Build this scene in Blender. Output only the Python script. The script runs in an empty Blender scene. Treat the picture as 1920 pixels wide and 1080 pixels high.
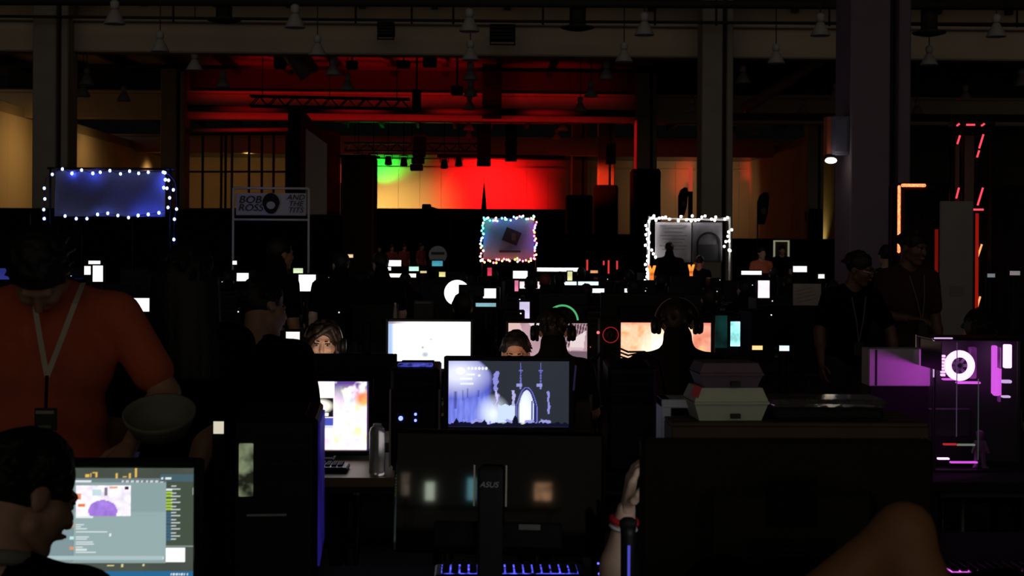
import bpy, math, random
import numpy as np
from mathutils import Vector, Matrix, Euler
random.seed(7)
RNG = np.random.default_rng(7)
scene = bpy.context.scene
COL = scene.collection
R = math.radians

def lin(r, g, b):
    f = lambda c: (c / 255 / 12.92) if c / 255 <= 0.04045 else ((c / 255 + 0.055) / 1.055) ** 2.4
    return (f(r), f(g), f(b))

# ------------------------------------------------------------------ camera
FPX, HOR, CAMH = 2666.67, 460.0, 1.72
CAMR = (Matrix.Rotation(-math.atan(70 / FPX), 4, 'Z') @ Matrix.Rotation(R(90), 4, 'X') @ Matrix.Rotation(R(0.35), 4, 'Z'))
CAMM = Matrix.Translation((0, 0, CAMH)) @ CAMR
cd = bpy.data.cameras.new('camera')
cam = bpy.data.objects.new('camera', cd)
COL.objects.link(cam)
cam.matrix_world = CAMM
cd.sensor_width = 36.0
cd.lens = 50.0
cd.shift_y = -(540 - HOR) / 1920
cd.clip_start = 0.05
cd.clip_end = 300
cd.dof.use_dof = True
cd.dof.focus_distance = 9.0
cd.dof.aperture_fstop = 8.0
scene.camera = cam

# ------------------------------------------------------------------ world, ambient fill, exposure
w = bpy.data.worlds.new('hall_night')
scene.world = w
w.use_nodes = True
w.node_tree.nodes['Background'].inputs[0].default_value = (0.9, 0.85, 0.8, 1)
w.node_tree.nodes['Background'].inputs[1].default_value = 0.0012
sun = bpy.data.lights.new('dusk_through_open_doors', 'SUN')  # added soft ambient fill coming from behind the camera
sun.energy = 0.19
sun.color = (1.0, 0.86, 0.70)
sun.angle = R(100)
so = bpy.data.objects.new('dusk_through_open_doors', sun)
COL.objects.link(so)
so.rotation_euler = Vector((0.06, 1, -0.05)).to_track_quat('-Z', 'Y').to_euler()

def spot(name, loc, target, color, power, angle=60, blend=0.6, radius=0.1):
    l = bpy.data.lights.new(name, 'SPOT')
    l.energy = power; l.color = color; l.spot_size = R(angle); l.spot_blend = blend; l.shadow_soft_size = radius
    o = bpy.data.objects.new(name, l); COL.objects.link(o)
    o.location = loc
    o.rotation_euler = (Vector(target) - Vector(loc)).to_track_quat('-Z', 'Y').to_euler()
    return o

scene.view_settings.view_transform = 'Standard'
scene.view_settings.look = 'None'
scene.view_settings.exposure = 0.0
scene.view_settings.gamma = 1.0
scene.view_settings.use_curve_mapping = False

# ------------------------------------------------------------------ measuring
def P(px, py, d):
    """world point that stands d metres in front of the camera and shows at pixel (px, py)"""
    return CAMM @ Vector(((px - 960) / FPX * d, -(py - HOR) / FPX * d, -d))
def zat(py, d): return P(960, py, d).z
def dz(z, py): return (z - CAMH) * FPX / (HOR - py)
def sz(n, d): return n * d / FPX
CAMYAW = -math.atan(70 / FPX)

# ------------------------------------------------------------------ materials
MATS = {}
def mat(name, rgb, rough=0.6, metal=0.0, var=0.18, scale=18.0, bump=0.0, spec=0.5, trans=0.0, ior=1.45, alpha=1.0, coat=0.0):
    if name in MATS: return MATS[name]
    m = bpy.data.materials.new(name); m.use_nodes = True
    nt = m.node_tree; b = nt.nodes['Principled BSDF']
    b.inputs['Roughness'].default_value = rough
    b.inputs['Metallic'].default_value = metal
    b.inputs['Specular IOR Level'].default_value = spec
    b.inputs['IOR'].default_value = ior
    b.inputs['Transmission Weight'].default_value = trans
    b.inputs['Alpha'].default_value = alpha
    b.inputs['Coat Weight'].default_value = coat
    tc = nt.nodes.new('ShaderNodeTexCoord')
    nz = nt.nodes.new('ShaderNodeTexNoise'); nz.inputs['Scale'].default_value = scale; nz.inputs['Detail'].default_value = 3
    nt.links.new(tc.outputs['Object'], nz.inputs['Vector'])
    mx = nt.nodes.new('ShaderNodeMix'); mx.data_type = 'RGBA'
    mx.inputs[6].default_value = tuple(c * (1 - var) for c in rgb) + (1,)
    mx.inputs[7].default_value = tuple(min(1, c * (1 + var)) for c in rgb) + (1,)
    nt.links.new(nz.outputs['Fac'], mx.inputs[0])
    nt.links.new(mx.outputs[2], b.inputs['Base Color'])
    if bump > 0:
        bp = nt.nodes.new('ShaderNodeBump'); bp.inputs['Strength'].default_value = bump; bp.inputs['Distance'].default_value = 0.01
        nt.links.new(nz.outputs['Fac'], bp.inputs['Height']); nt.links.new(bp.outputs['Normal'], b.inputs['Normal'])
    MATS[name] = m
    return m
def em(name, rgb, strength, var=0.0, scale=8.0, base=(0.02, 0.02, 0.02)):
    if name in MATS: return MATS[name]
    m = bpy.data.materials.new(name); m.use_nodes = True
    nt = m.node_tree; b = nt.nodes['Principled BSDF']
    b.inputs['Base Color'].default_value = base + (1,)
    b.inputs['Roughness'].default_value = 0.4
    b.inputs['Emission Strength'].default_value = strength
    b.inputs['Emission Color'].default_value = tuple(rgb) + (1,)
    if var > 0:
        tc = nt.nodes.new('ShaderNodeTexCoord')
        nz = nt.nodes.new('ShaderNodeTexNoise'); nz.inputs['Scale'].default_value = scale; nz.inputs['Detail'].default_value = 2
        nt.links.new(tc.outputs['Object'], nz.inputs['Vector'])
        mx = nt.nodes.new('ShaderNodeMix'); mx.data_type = 'RGBA'
        mx.inputs[6].default_value = tuple(c * (1 - var) for c in rgb) + (1,)
        mx.inputs[7].default_value = tuple(c * (1 + var) for c in rgb) + (1,)
        rp = nt.nodes.new('ShaderNodeMapRange'); rp.inputs[1].default_value = 0.35; rp.inputs[2].default_value = 0.65
        nt.links.new(nz.outputs['Fac'], rp.inputs[0]); nt.links.new(rp.outputs[0], mx.inputs[0])
        nt.links.new(mx.outputs[2], b.inputs['Emission Color'])
    MATS[name] = m
    return m
def screen_mat(name, strength):
    if name in MATS: return MATS[name]
    m = bpy.data.materials.new(name); m.use_nodes = True
    nt = m.node_tree; b = nt.nodes['Principled BSDF']
    b.inputs['Base Color'].default_value = (0.01, 0.01, 0.01, 1); b.inputs['Roughness'].default_value = 0.35
    a = nt.nodes.new('ShaderNodeAttribute'); a.attribute_name = 'col'
    nt.links.new(a.outputs['Color'], b.inputs['Emission Color'])
    b.inputs['Emission Strength'].default_value = strength
    MATS[name] = m
    return m

BLACK = mat('black_plastic', (0.005, 0.005, 0.0055), 0.45, spec=0.25)
MATTE = mat('matte_black_plastic', (0.007, 0.007, 0.0065), 0.75, spec=0.2)
GLOSS = mat('glossy_black_plastic', (0.002, 0.002, 0.002), 0.03, spec=0.35)
DARKMETAL = mat('dark_metal', (0.012, 0.012, 0.013), 0.4, 0.6)
CLOTHBLACK = mat('black_cloth', (0.004, 0.004, 0.004), 0.95, bump=0.2, scale=60, spec=0.1)
DRAPE = mat('black_drape_fabric', (0.004, 0.004, 0.004), 0.95, scale=30, spec=0.1)
TABLETOP = mat('tan_laminate', (0.22, 0.16, 0.10), 0.45, scale=40)
TABLELEG = mat('grey_steel', (0.08, 0.08, 0.08), 0.4, 0.8)
CONCRETE = mat('painted_concrete', (0.29, 0.26, 0.22), 0.85, var=0.25, scale=1.2)
BEAMPAINT = mat('cream_beam_paint', (0.50, 0.41, 0.32), 0.8, var=0.15, scale=0.8)
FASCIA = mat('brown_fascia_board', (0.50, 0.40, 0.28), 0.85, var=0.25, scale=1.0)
STEELDARK = mat('dark_ceiling_steel', (0.03, 0.028, 0.026), 0.7)
WALLTAN = mat('tan_wall_panel', (0.42, 0.33, 0.22), 0.8, var=0.08, scale=0.6)
WHITEPAINT = mat('white_enamel', (0.40, 0.38, 0.37), 0.5, var=0.08)
PVC = mat('white_pipe', (0.75, 0.75, 0.72), 0.4, var=0.05)
WHITEPLASTIC = mat('white_plastic', (0.70, 0.70, 0.70), 0.4, var=0.06)
FOAM = mat('foam_board', (0.62, 0.64, 0.44), 0.7, var=0.05)
GLASS = mat('tinted_glass', (0.75, 0.75, 0.8), 0.03, trans=0.92, var=0.02)

# ------------------------------------------------------------------ mesh collector
class MB:
    def __init__(s): s.v = []; s.f = []
    def add(s, vs, fs, M=None):
        n = len(s.v)
        for p in vs:
            p = Vector(p)
            s.v.append(tuple(M @ p) if M is not None else tuple(p))
        for f in fs: s.f.append([i + n for i in f])
        return s
    def box(s, c, d, M=None):
        x, y, z = (k / 2 for k in d)
        vs = [(c[0] + a * x, c[1] + b * y, c[2] + e * z) for e in (-1, 1) for b in (-1, 1) for a in (-1, 1)]
        return s.add(vs, [(0, 2, 3, 1), (4, 5, 7, 6), (0, 1, 5, 4), (2, 6, 7, 3), (0, 4, 6, 2), (1, 3, 7, 5)], M)
    def rbox(s, c, d, r=0.01, M=None):
        """box with chamfered edges and corners"""
        h = [k / 2 for k in d]; r = min(r, min(h) * 0.9)
        idx = {}; vs = []
        for sx in (-1, 1):
            for sy in (-1, 1):
                for sz_ in (-1, 1):
                    sg = (sx, sy, sz_)
                    for ax in range(3):
                        p = [c[k] + sg[k] * (h[k] if k == ax else h[k] - r) for k in range(3)]
                        idx[(sg, ax)] = len(vs); vs.append(p)
        fs = []
        for ax in range(3):
            o = [k for k in range(3) if k != ax]
            for sa in (-1, 1):
                q = []
                for (u, v) in ((-1, -1), (1, -1), (1, 1), (-1, 1)):
                    sg = [0, 0, 0]; sg[ax] = sa; sg[o[0]] = u; sg[o[1]] = v
                    q.append(idx[(tuple(sg), ax)])
                if (sa > 0) == (ax == 1): q = q[::-1]
                fs.append(q)
            for u in (-1, 1):
                for v in (-1, 1):
                    sg1 = [0, 0, 0]; sg1[o[0]] = u; sg1[o[1]] = v
                    a_, b_ = list(sg1), list(sg1); a_[ax] = -1; b_[ax] = 1
                    fs.append([idx[(tuple(a_), o[0])], idx[(tuple(b_), o[0])], idx[(tuple(b_), o[1])], idx[(tuple(a_), o[1])]])
        for sx in (-1, 1):
            for sy in (-1, 1):
                for sz_ in (-1, 1):
                    fs.append([idx[((sx, sy, sz_), k)] for k in range(3)])
        return s.add(vs, fs, M)
    def cyl(s, p0, p1, r0, r1=None, n=10, cap=True, M=None):
        r1 = r0 if r1 is None else r1
        p0, p1 = Vector(p0), Vector(p1); ax = (p1 - p0).normalized()
        u = ax.orthogonal().normalized(); v = ax.cross(u)
        vs = []
        for p, r in ((p0, r0), (p1, r1)):
            for i in range(n):
                a = 2 * math.pi * i / n
                vs.append(p + r * (math.cos(a) * u + math.sin(a) * v))
        fs = [(i, (i + 1) % n, n + (i + 1) % n, n + i) for i in range(n)]
        if cap: fs += [tuple(range(n))[::-1], tuple(range(n, 2 * n))]
        return s.add(vs, fs, M)
    def tube(s, pts, r, n=6, M=None, closed=False):
        pts = [Vector(p) for p in pts]; m = len(pts); vs = []; u = None
        for i, p in enumerate(pts):
            if closed: t = pts[(i + 1) % m] - pts[i - 1]
            else: t = pts[min(i + 1, m - 1)] - pts[max(i - 1, 0)]
            t = t.normalized() if t.length > 1e-9 else Vector((0, 0, 1))
            if u is None: u = t.orthogonal().normalized()
            u = (u - u.dot(t) * t); u = u.normalized() if u.length > 1e-6 else t.orthogonal().normalized()
            v = t.cross(u)
            for k in range(n):
                a = 2 * math.pi * k / n
                vs.append(p + r * (math.cos(a) * u + math.sin(a) * v))
        fs = []
        for i in range(m if closed else m - 1):
            j = (i + 1) % m
            for k in range(n): fs.append((i * n + k, i * n + (k + 1) % n, j * n + (k + 1) % n, j * n + k))
        if not closed: fs += [tuple(range(n))[::-1], tuple(range((m - 1) * n, m * n))]
        return s.add(vs, fs, M)
    def lathe(s, prof, n=16, M=None, cap=True):
        """prof: (radius, z) from bottom to top"""
        vs = []
        for r, z in prof:
            for k in range(n):
                a = 2 * math.pi * k / n; vs.append((r * math.cos(a), r * math.sin(a), z))
        fs = []
        for i in range(len(prof) - 1):
            for k in range(n): fs.append((i * n + k, i * n + (k + 1) % n, (i + 1) * n + (k + 1) % n, (i + 1) * n + k))
        if cap: fs += [tuple(range(n))[::-1], tuple(range((len(prof) - 1) * n, len(prof) * n))]
        return s.add(vs, fs, M)
    def ball(s, c, r, n=8, m=5, M=None):
        rr = r if hasattr(r, '__len__') else (r, r, r)
        vs = [(c[0], c[1], c[2] - rr[2])]
        for i in range(1, m):
            t = math.pi * i / m
            for k in range(n):
                a = 2 * math.pi * k / n
                vs.append((c[0] + rr[0] * math.sin(t) * math.cos(a), c[1] + rr[1] * math.sin(t) * math.sin(a), c[2] - rr[2] * math.cos(t)))
        vs.append((c[0], c[1], c[2] + rr[2])); L = len(vs) - 1
        fs = [(0, 1 + (k + 1) % n, 1 + k) for k in range(n)]
        for i in range(m - 2):
            for k in range(n):
                a = 1 + i * n
                fs.append((a + k, a + (k + 1) % n, a + n + (k + 1) % n, a + n + k))
        a = 1 + (m - 2) * n
        fs += [(L, a + k, a + (k + 1) % n) for k in range(n)]
        return s.add(vs, fs, M)
    def prism(s, poly, y0, y1, M=None):
        """outline in x,z pushed from y0 to y1"""
        n = len(poly)
        vs = [(x, y0, z) for x, z in poly] + [(x, y1, z) for x, z in poly]
        fs = [tuple(range(n)), tuple(range(n, 2 * n))[::-1]] + [(i, n + i, n + (i + 1) % n, (i + 1) % n) for i in range(n)]
        return s.add(vs, fs, M)
    def mesh(s, name):
        me = bpy.data.meshes.new(name); me.from_pydata(s.v, [], s.f); me.validate(); me.update()
        return me
    def build(s, name, m, parent=None, smooth=False):
        me = s.mesh(name)
        return obj(name, me, m, parent, smooth)
def fixn(me):
    import bmesh
    bm = bmesh.new(); bm.from_mesh(me); bmesh.ops.recalc_face_normals(bm, faces=bm.faces); bm.to_mesh(me); bm.free()
def obj(name, me, m, parent=None, smooth=False):
    fixn(me) if len(me.polygons) < 60000 else None
    o = bpy.data.objects.new(name, me); COL.objects.link(o)
    if m is not None and len(me.materials) == 0: me.materials.append(m)
    if smooth: me.polygons.foreach_set('use_smooth', [True] * len(me.polygons))
    if parent is not None: o.parent = parent
    return o
def tag(o, label, cat, group=None, kind=None):
    o['label'] = label; o['category'] = cat
    if group: o['group'] = group
    if kind: o['kind'] = kind
    return o
def thing(name, label, cat, loc=(0, 0, 0), rz=0.0, group=None):
    o = bpy.data.objects.new(name, None); COL.objects.link(o)
    o.empty_display_size = 0.1; o.location = loc; o.rotation_euler = (0, 0, rz)
    return tag(o, label, cat, group)
def struct(o): o['kind'] = 'structure'; return o
def dup(root, loc, rz=None, label=None, group=None):
    r = root.copy(); COL.objects.link(r); r.location = loc
    if rz is not None: r.rotation_euler = (0, 0, rz)
    if label: r['label'] = label
    if group: r['group'] = group
    for ch in list(root.children):
        c = ch.copy(); COL.objects.link(c); c.parent = r
        for g in list(ch.children):
            q = g.copy(); COL.objects.link(q); q.parent = c
    return r

# ------------------------------------------------------------------ rounded bodies: distance fields and surface nets
def _ell(c, r, Rm=None): return ('e', Vector(c), Vector(r), Rm if Rm is not None else Matrix.Identity(3))
def _cone(a, b, ra, rb): return ('c', Vector(a), Vector(b), ra, rb)
def field_mesh(prims, res, k=0.03, cuts=(), kc=0.01):
    lo = np.full(3, 1e9); hi = np.full(3, -1e9); bx = []
    for p in prims:
        if p[0] == 'e':
            m = max(p[2]); a = np.array(p[1]) - m; b = np.array(p[1]) + m
        else:
            m = max(p[3], p[4]); a = np.minimum(p[1], p[2]) - m; b = np.maximum(p[1], p[2]) + m
        bx.append((a, b)); lo = np.minimum(lo, a); hi = np.maximum(hi, b)
    lo -= 2.5 * res + k * .3; hi += 2.5 * res + k * .3
    n = np.ceil((hi - lo) / res).astype(int) + 1
    F = np.full(n, 0.5)
    ax = [lo[i] + res * np.arange(n[i]) for i in range(3)]
    def dist(p, X, Y, Z):
        if p[0] == 'e':
            M = np.array(p[3].transposed()); c = p[1]
            dx, dy, dz_ = X - c[0], Y - c[1], Z - c[2]
            q = [M[i, 0] * dx + M[i, 1] * dy + M[i, 2] * dz_ for i in range(3)]
            r = p[2]
            k0 = np.sqrt(sum((q[i] / r[i]) ** 2 for i in range(3)))
            k1 = np.sqrt(sum((q[i] / r[i] ** 2) ** 2 for i in range(3))) + 1e-9
            return np.where(k0 < 1e-3, -min(r), k0 * (k0 - 1) / k1)
        a, b = p[1], p[2]; ba = b - a; L = max(ba.dot(ba), 1e-9)
        t = np.clip(((X - a[0]) * ba[0] + (Y - a[1]) * ba[1] + (Z - a[2]) * ba[2]) / L, 0, 1)
        return np.sqrt((X - a[0] - t * ba[0]) ** 2 + (Y - a[1] - t * ba[1]) ** 2 + (Z - a[2] - t * ba[2]) ** 2) - (p[3] + t * (p[4] - p[3]))
    mg = k + 3 * res
    for p, (a, b) in zip(prims, bx):
        i0 = np.maximum(((a - mg - lo) / res).astype(int), 0); i1 = np.minimum(((b + mg - lo) / res).astype(int) + 2, n)
        sl = tuple(slice(i0[q], i1[q]) for q in range(3))
        X, Y, Z = np.meshgrid(ax[0][sl[0]], ax[1][sl[1]], ax[2][sl[2]], indexing='ij')
        d = dist(p, X, Y, Z); f = F[sl]
        h = np.clip(.5 + .5 * (f - d) / k, 0, 1)
        F[sl] = f * (1 - h) + d * h - k * h * (1 - h)
    if cuts:
        X, Y, Z = np.meshgrid(*ax, indexing='ij')
        for p in cuts:
            if p[0] == 'h': d = (X - p[1][0]) * p[2][0] + (Y - p[1][1]) * p[2][1] + (Z - p[1][2]) * p[2][2]; d = -d
            else: d = dist(p, X, Y, Z)
            d = -d; h = np.clip(.5 - .5 * (F - d) / kc, 0, 1)
            F = F * (1 - h) + d * h + kc * h * (1 - h)
    F[0] = F[-1] = 1; F[:, 0] = F[:, -1] = 1; F[:, :, 0] = F[:, :, -1] = 1
    # surface nets
    S = F < 0
    c = tuple(x - 1 for x in n)
    acc = np.zeros(c + (3,)); cnt = np.zeros(c)
    cr = [(a, b, e) for a in (0, 1) for b in (0, 1) for e in (0, 1)]
    g = lambda A, o: A[o[0]:o[0] + c[0], o[1]:o[1] + c[1], o[2]:o[2] + c[2]]
    for o in cr:
        for axn in range(3):
            if o[axn]: continue
            q = list(o); q[axn] = 1
            A, B = g(F, o), g(F, q); m = g(S, o) != g(S, q)
            t = np.where(m, A / np.where(np.abs(A - B) < 1e-12, 1e-12, A - B), 0)
            for e in range(3):
                acc[..., e] += np.where(m, o[e] + (t if e == axn else 0), 0)
            cnt += m
    act = cnt > 0
    ids = np.full(c, -1); ids[act] = np.arange(act.sum())
    gi = np.argwhere(act)
    V = lo + res * (gi + acc[act] / cnt[act][:, None])
    faces = []
    for axn in range(3):
        o = [e for e in range(3) if e != axn]
        s0 = [slice(1, -1)] * 3; s0[axn] = slice(0, -1); s1 = list(s0); s1[axn] = slice(1, None)
        a, b = S[tuple(s0)], S[tuple(s1)]
        for flip, m in ((False, a & ~b), (True, b & ~a)):
            e = np.argwhere(m)
            if len(e) == 0: continue
            e = e + 1; e[:, axn] -= 1
            q = []
            for (u, v) in ((0, 0), (1, 0), (1, 1), (0, 1)):
                k_ = e.copy(); k_[:, o[0]] -= u; k_[:, o[1]] -= v
                q.append(ids[k_[:, 0], k_[:, 1], k_[:, 2]])
            q = np.stack(q, 1)
            if flip != (axn == 1): q = q[:, ::-1]
            faces.append(q)
    Fq = np.concatenate(faces); Fq = Fq[(Fq >= 0).all(1)]
    return V, Fq
def net_mesh(name, parts):
    vs = []; fs = []; o = 0
    for V, Fq in parts:
        vs.append(V); fs.append(Fq + o); o += len(V)
    V = np.concatenate(vs); Fq = np.concatenate(fs)
    me = bpy.data.meshes.new(name)
    me.vertices.add(len(V)); me.vertices.foreach_set('co', V.astype(np.float32).ravel())
    me.loops.add(len(Fq) * 4); me.loops.foreach_set('vertex_index', Fq.astype(np.int32).ravel())
    me.polygons.add(len(Fq)); me.polygons.foreach_set('loop_start', np.arange(0, len(Fq) * 4, 4, dtype=np.int32))
    me.polygons.foreach_set('loop_total', np.full(len(Fq), 4, dtype=np.int32))
    me.polygons.foreach_set('use_smooth', np.ones(len(Fq), dtype=bool))
    me.update(calc_edges=True); me.validate()
    return me
def nobj(name, parts, m, parent=None):
    me = net_mesh(name, parts); me.materials.append(m)
    o = bpy.data.objects.new(name, me); COL.objects.link(o)
    if parent is not None: o.parent = parent
    return o

# ------------------------------------------------------------------ pictures on lit screens
def vnoise(H, W, sy, sx, seed, oct=3):
    r = np.random.default_rng(seed); out = np.zeros((H, W)); amp = 1; tot = 0
    for o in range(oct):
        a, b = int(sy * 2 ** o) + 2, int(sx * 2 ** o) + 2
        G = r.random((a, b)); y = np.linspace(0, a - 1.001, H); x = np.linspace(0, b - 1.001, W)
        yi, xi = y.astype(int), x.astype(int); fy = (y - yi)[:, None]; fx = (x - xi)[None]
        fy = fy * fy * (3 - 2 * fy); fx = fx * fx * (3 - 2 * fx)
        out += amp * (G[yi][:, xi] * (1 - fy) * (1 - fx) + G[yi + 1][:, xi] * fy * (1 - fx) + G[yi][:, xi + 1] * (1 - fy) * fx + G[yi + 1][:, xi + 1] * fy * fx)
        tot += amp; amp *= .5
    return out / tot
class Img:
    def __init__(s, W, H, c=(0, 0, 0)):
        s.W, s.H = W, H; s.a = np.empty((H, W, 3)); s.a[:] = c
        s.y, s.x = np.mgrid[0:H, 0:W]; s.u = (s.x + .5) / W; s.v = (s.y + .5) / H
    def rect(s, x0, y0, x1, y1, c, al=1.0):
        m = (s.u >= x0) & (s.u < x1) & (s.v >= y0) & (s.v < y1); s.mix(m * al, c)
    def mix(s, m, c):
        m = np.asarray(m, float)[..., None]; s.a = s.a * (1 - m) + np.asarray(c) * m
    def disc(s, x, y, rx, ry, c, soft=.15):
        d = np.sqrt(((s.u - x) / rx) ** 2 + ((s.v - y) / ry) ** 2); s.mix(np.clip((1 + soft - d) / (2 * soft), 0, 1), c)
    def poly(s, pts, c):
        m = np.zeros((s.H, s.W), bool); j = len(pts) - 1
        for i in range(len(pts)):
            (xi, yi), (xj, yj) = pts[i], pts[j]
            if yi != yj: m ^= ((yi > s.v) != (yj > s.v)) & (s.u < (xj - xi) * (s.v - yi) / (yj - yi) + xi)
            j = i
        s.mix(m, c)
    def mesh(s, name, w, h):
        """upright in x,z, facing -y, centred on the origin; first row is the top"""
        H, W = s.H, s.W
        X = (np.arange(W) / (W - 1) - .5) * w; Z = (.5 - np.arange(H) / (H - 1)) * h
        V = np.zeros((H, W, 3)); V[..., 0] = X[None]; V[..., 2] = Z[:, None]
        i = np.arange(H * W).reshape(H, W)
        Fq = np.stack([i[1:, :-1], i[1:, 1:], i[:-1, 1:], i[:-1, :-1]], -1).reshape(-1, 4)
        me = net_mesh(name, [(V.reshape(-1, 3), Fq)])
        at = me.attributes.new('col', 'FLOAT_COLOR', 'POINT')
        at.data.foreach_set('color', np.concatenate([np.clip(s.a, 0, 8), np.ones((H, W, 1))], -1).astype(np.float32).ravel())
        return me
# ================================================================== THE HALL
def slab(name, c, d, m, parent=None):
    return MB().box(c, d).build(name, m, parent)
floor_m = mat('dark_carpet', (0.02, 0.018, 0.018), 0.95, scale=90, bump=0.2)
fl = struct(slab('floor', (4, 32, -0.1), (66, 132, 0.2), floor_m))
BACKY = 96.0
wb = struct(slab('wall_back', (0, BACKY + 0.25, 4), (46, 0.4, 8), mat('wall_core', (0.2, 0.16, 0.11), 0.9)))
PW = 1.44
pm = MB().rbox((0, 0, 3.75), (PW - 0.012, 0.10, 7.5), 0.006).mesh('panel')
pm.materials.append(WALLTAN); fixn(pm)
for i in range(28):
    o = bpy.data.objects.new('panel', pm); COL.objects.link(o); o.parent = wb
    o.location = (-21 + PW * (i + .5), BACKY, 0)
wl = struct(slab('wall_left', (-21.25, 66, 4), (0.4, 62, 8), MATS['wall_core']))
for i in range(32):
    o = bpy.data.objects.new('panel', pm); COL.objects.link(o); o.parent = wl
    o.location = (-21.0, 96 - PW * (i + .5), 0); o.rotation_euler = (0, 0, R(90))
wr = struct(slab('wall_right', (18.85, 84, 4), (0.4, 24, 8), MATS['wall_core']))
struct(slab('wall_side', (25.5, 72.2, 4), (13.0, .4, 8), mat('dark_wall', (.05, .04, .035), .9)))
for i in range(16):
    o = bpy.data.objects.new('panel', pm); COL.objects.link(o); o.parent = wr
    o.location = (18.6, 96 - PW * (i + .5), 0); o.rotation_euler = (0, 0, R(90))
struct(slab('trim_1', (0, BACKY - 0.12, 6.9), (42, 0.12, 0.10), WALLTAN))
# the roof deck with its joists
deck_m = mat('ribbed_roof_deck', (0.30, 0.24, 0.20), 0.8, var=0.3, scale=0.7)
ce = struct(slab('ceiling', (4, 72.25, 10.2), (56, 51.5, 0.2), deck_m))
jm = MB().box((0, 73, 9.9), (0.22, 50, 0.4)).mesh('joist'); jm.materials.append(STEELDARK)
for i in range(21):
    o = bpy.data.objects.new('joist', jm); COL.objects.link(o); o.parent = ce; o.location = (-21 + 2.45 * i, 0, 0)
pmj = MB().box((0, 0, 9.62), (54, 0.12, 0.16)).mesh('purlin'); pmj.materials.append(STEELDARK)
for i in range(10):
    o = bpy.data.objects.new('purlin', pmj); COL.objects.link(o); o.parent = ce; o.location = (4, 50.5 + 4.5 * i, 0)
for k, (y, z0, z1, lab) in enumerate(((47.5, 8.05, 9.05, 'broad cream concrete beam crossing the whole hall above the first columns'),
                           (67, 7.55, 8.75, 'deep beam behind the lighting truss, washed red by stage light'),
                           (88, 7.3, 8.3, 'farthest beam just above the lit stage wall'))):
    t = thing('ceiling_beam', lab, 'beam', (0, y, z0))
    MB().rbox((4, 0.35, (z1 - z0) / 2), (53, 0.7, z1 - z0), 0.05).build('web', BEAMPAINT, t)
    MB().rbox((4, 0.30, (z1 - z0) + 0.06), (53, 0.9, 0.12), 0.03).build('top_flange', BEAMPAINT, t)
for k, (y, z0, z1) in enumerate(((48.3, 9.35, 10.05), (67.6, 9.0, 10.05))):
    f = tag(slab('fascia_board', (4, y, (z0 + z1) / 2), (52, 0.1, z1 - z0), (FASCIA, mat('dark_fascia', (.045, .035, .03), .9))[k]),  # rear boarding's unlit look is put into a darker colour
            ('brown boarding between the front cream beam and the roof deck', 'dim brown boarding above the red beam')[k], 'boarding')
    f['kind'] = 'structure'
# pipes and hangers slung along the front beam
def pipe(name, label, pts, r, m=STEELDARK, cat='pipe', group=None):
    return tag(MB().tube(pts, r, 8).build(name, m, None, True), label, cat, group)
pipe('sprinkler_pipe', 'thick dark pipe running level above the front beam', [P(-60, 2, 45), P(960, 6, 45), P(1980, 12, 45)], 0.13)
pipe('conduit', 'thin dark conduit running along the top edge of the front beam', [P(-60, 30, 46.2), P(960, 40, 46.2), P(1980, 46, 46.2)], 0.05)
for i, px in enumerate((325, 667, 772, 850, 1018, 1228, 1343, 1555, 1907)):
    pipe('hanger_rod', 'thin dark rod hanging beside the front beam, %s from the left' % ('first','second','third','fourth','fifth','sixth','seventh','eighth','ninth')[i], [P(px, -12, 45.6), P(px, 40 + px * .006, 45.6)], 0.035, group='hanger rods along the front beam', cat='rod')
pipe('stage_rail_pipe', 'long black pipe in front of the red beam', [P(352, 203, 64), P(760, 208, 64), P(1192, 213, 64)], 0.16)
pipe('lower_rail_pipe', 'black pipe low in front of the red and green stage wall', [P(820, 292, 80), P(1060, 295, 80)], 0.10)
pipe('gallery_pipe', 'dark red lit pipe beneath the red beam on the scaffold side', [P(330, 245, 66.3), P(560, 243, 66)], 0.10, mat('grey_pipe', (0.2, 0.18, 0.17), 0.5))
pipe('side_aisle_pipe', 'black pipe crossing behind the tall purple grey column', [P(1370, 219, 60), P(1930, 222, 60)], 0.16)
pipe('diagonal_brace', 'long reddish diagonal brace rising beside the second column', [P(1395, 205, 62), P(1545, 108, 62)], 0.24, mat('rust_brace', (0.35, 0.16, 0.10), 0.7), 'brace')
pipe('silver_duct', 'pale round duct slanting down below the front beam', [P(528, 54, 56), P(537, 90, 56), P(556, 116, 56), P(577, 142, 56)], 0.33, mat('galvanised_duct', (0.45, 0.40, 0.33), 0.5, 0.3), 'duct')
pipe('red_edged_duct', 'dark slanting duct with a red lit edge next to the pale duct', [P(560, 72, 58), P(566, 96, 58), P(592, 134, 58)], 0.20, mat('duct_red', (0.5, 0.25, 0.2), 0.6), 'duct')
pipe('aisle_tube', 'pale thin tube level between the second and the tall column', [P(1458, 180, 60), P(1570, 181, 60)], 0.07, WHITEPAINT, 'tube')
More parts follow.
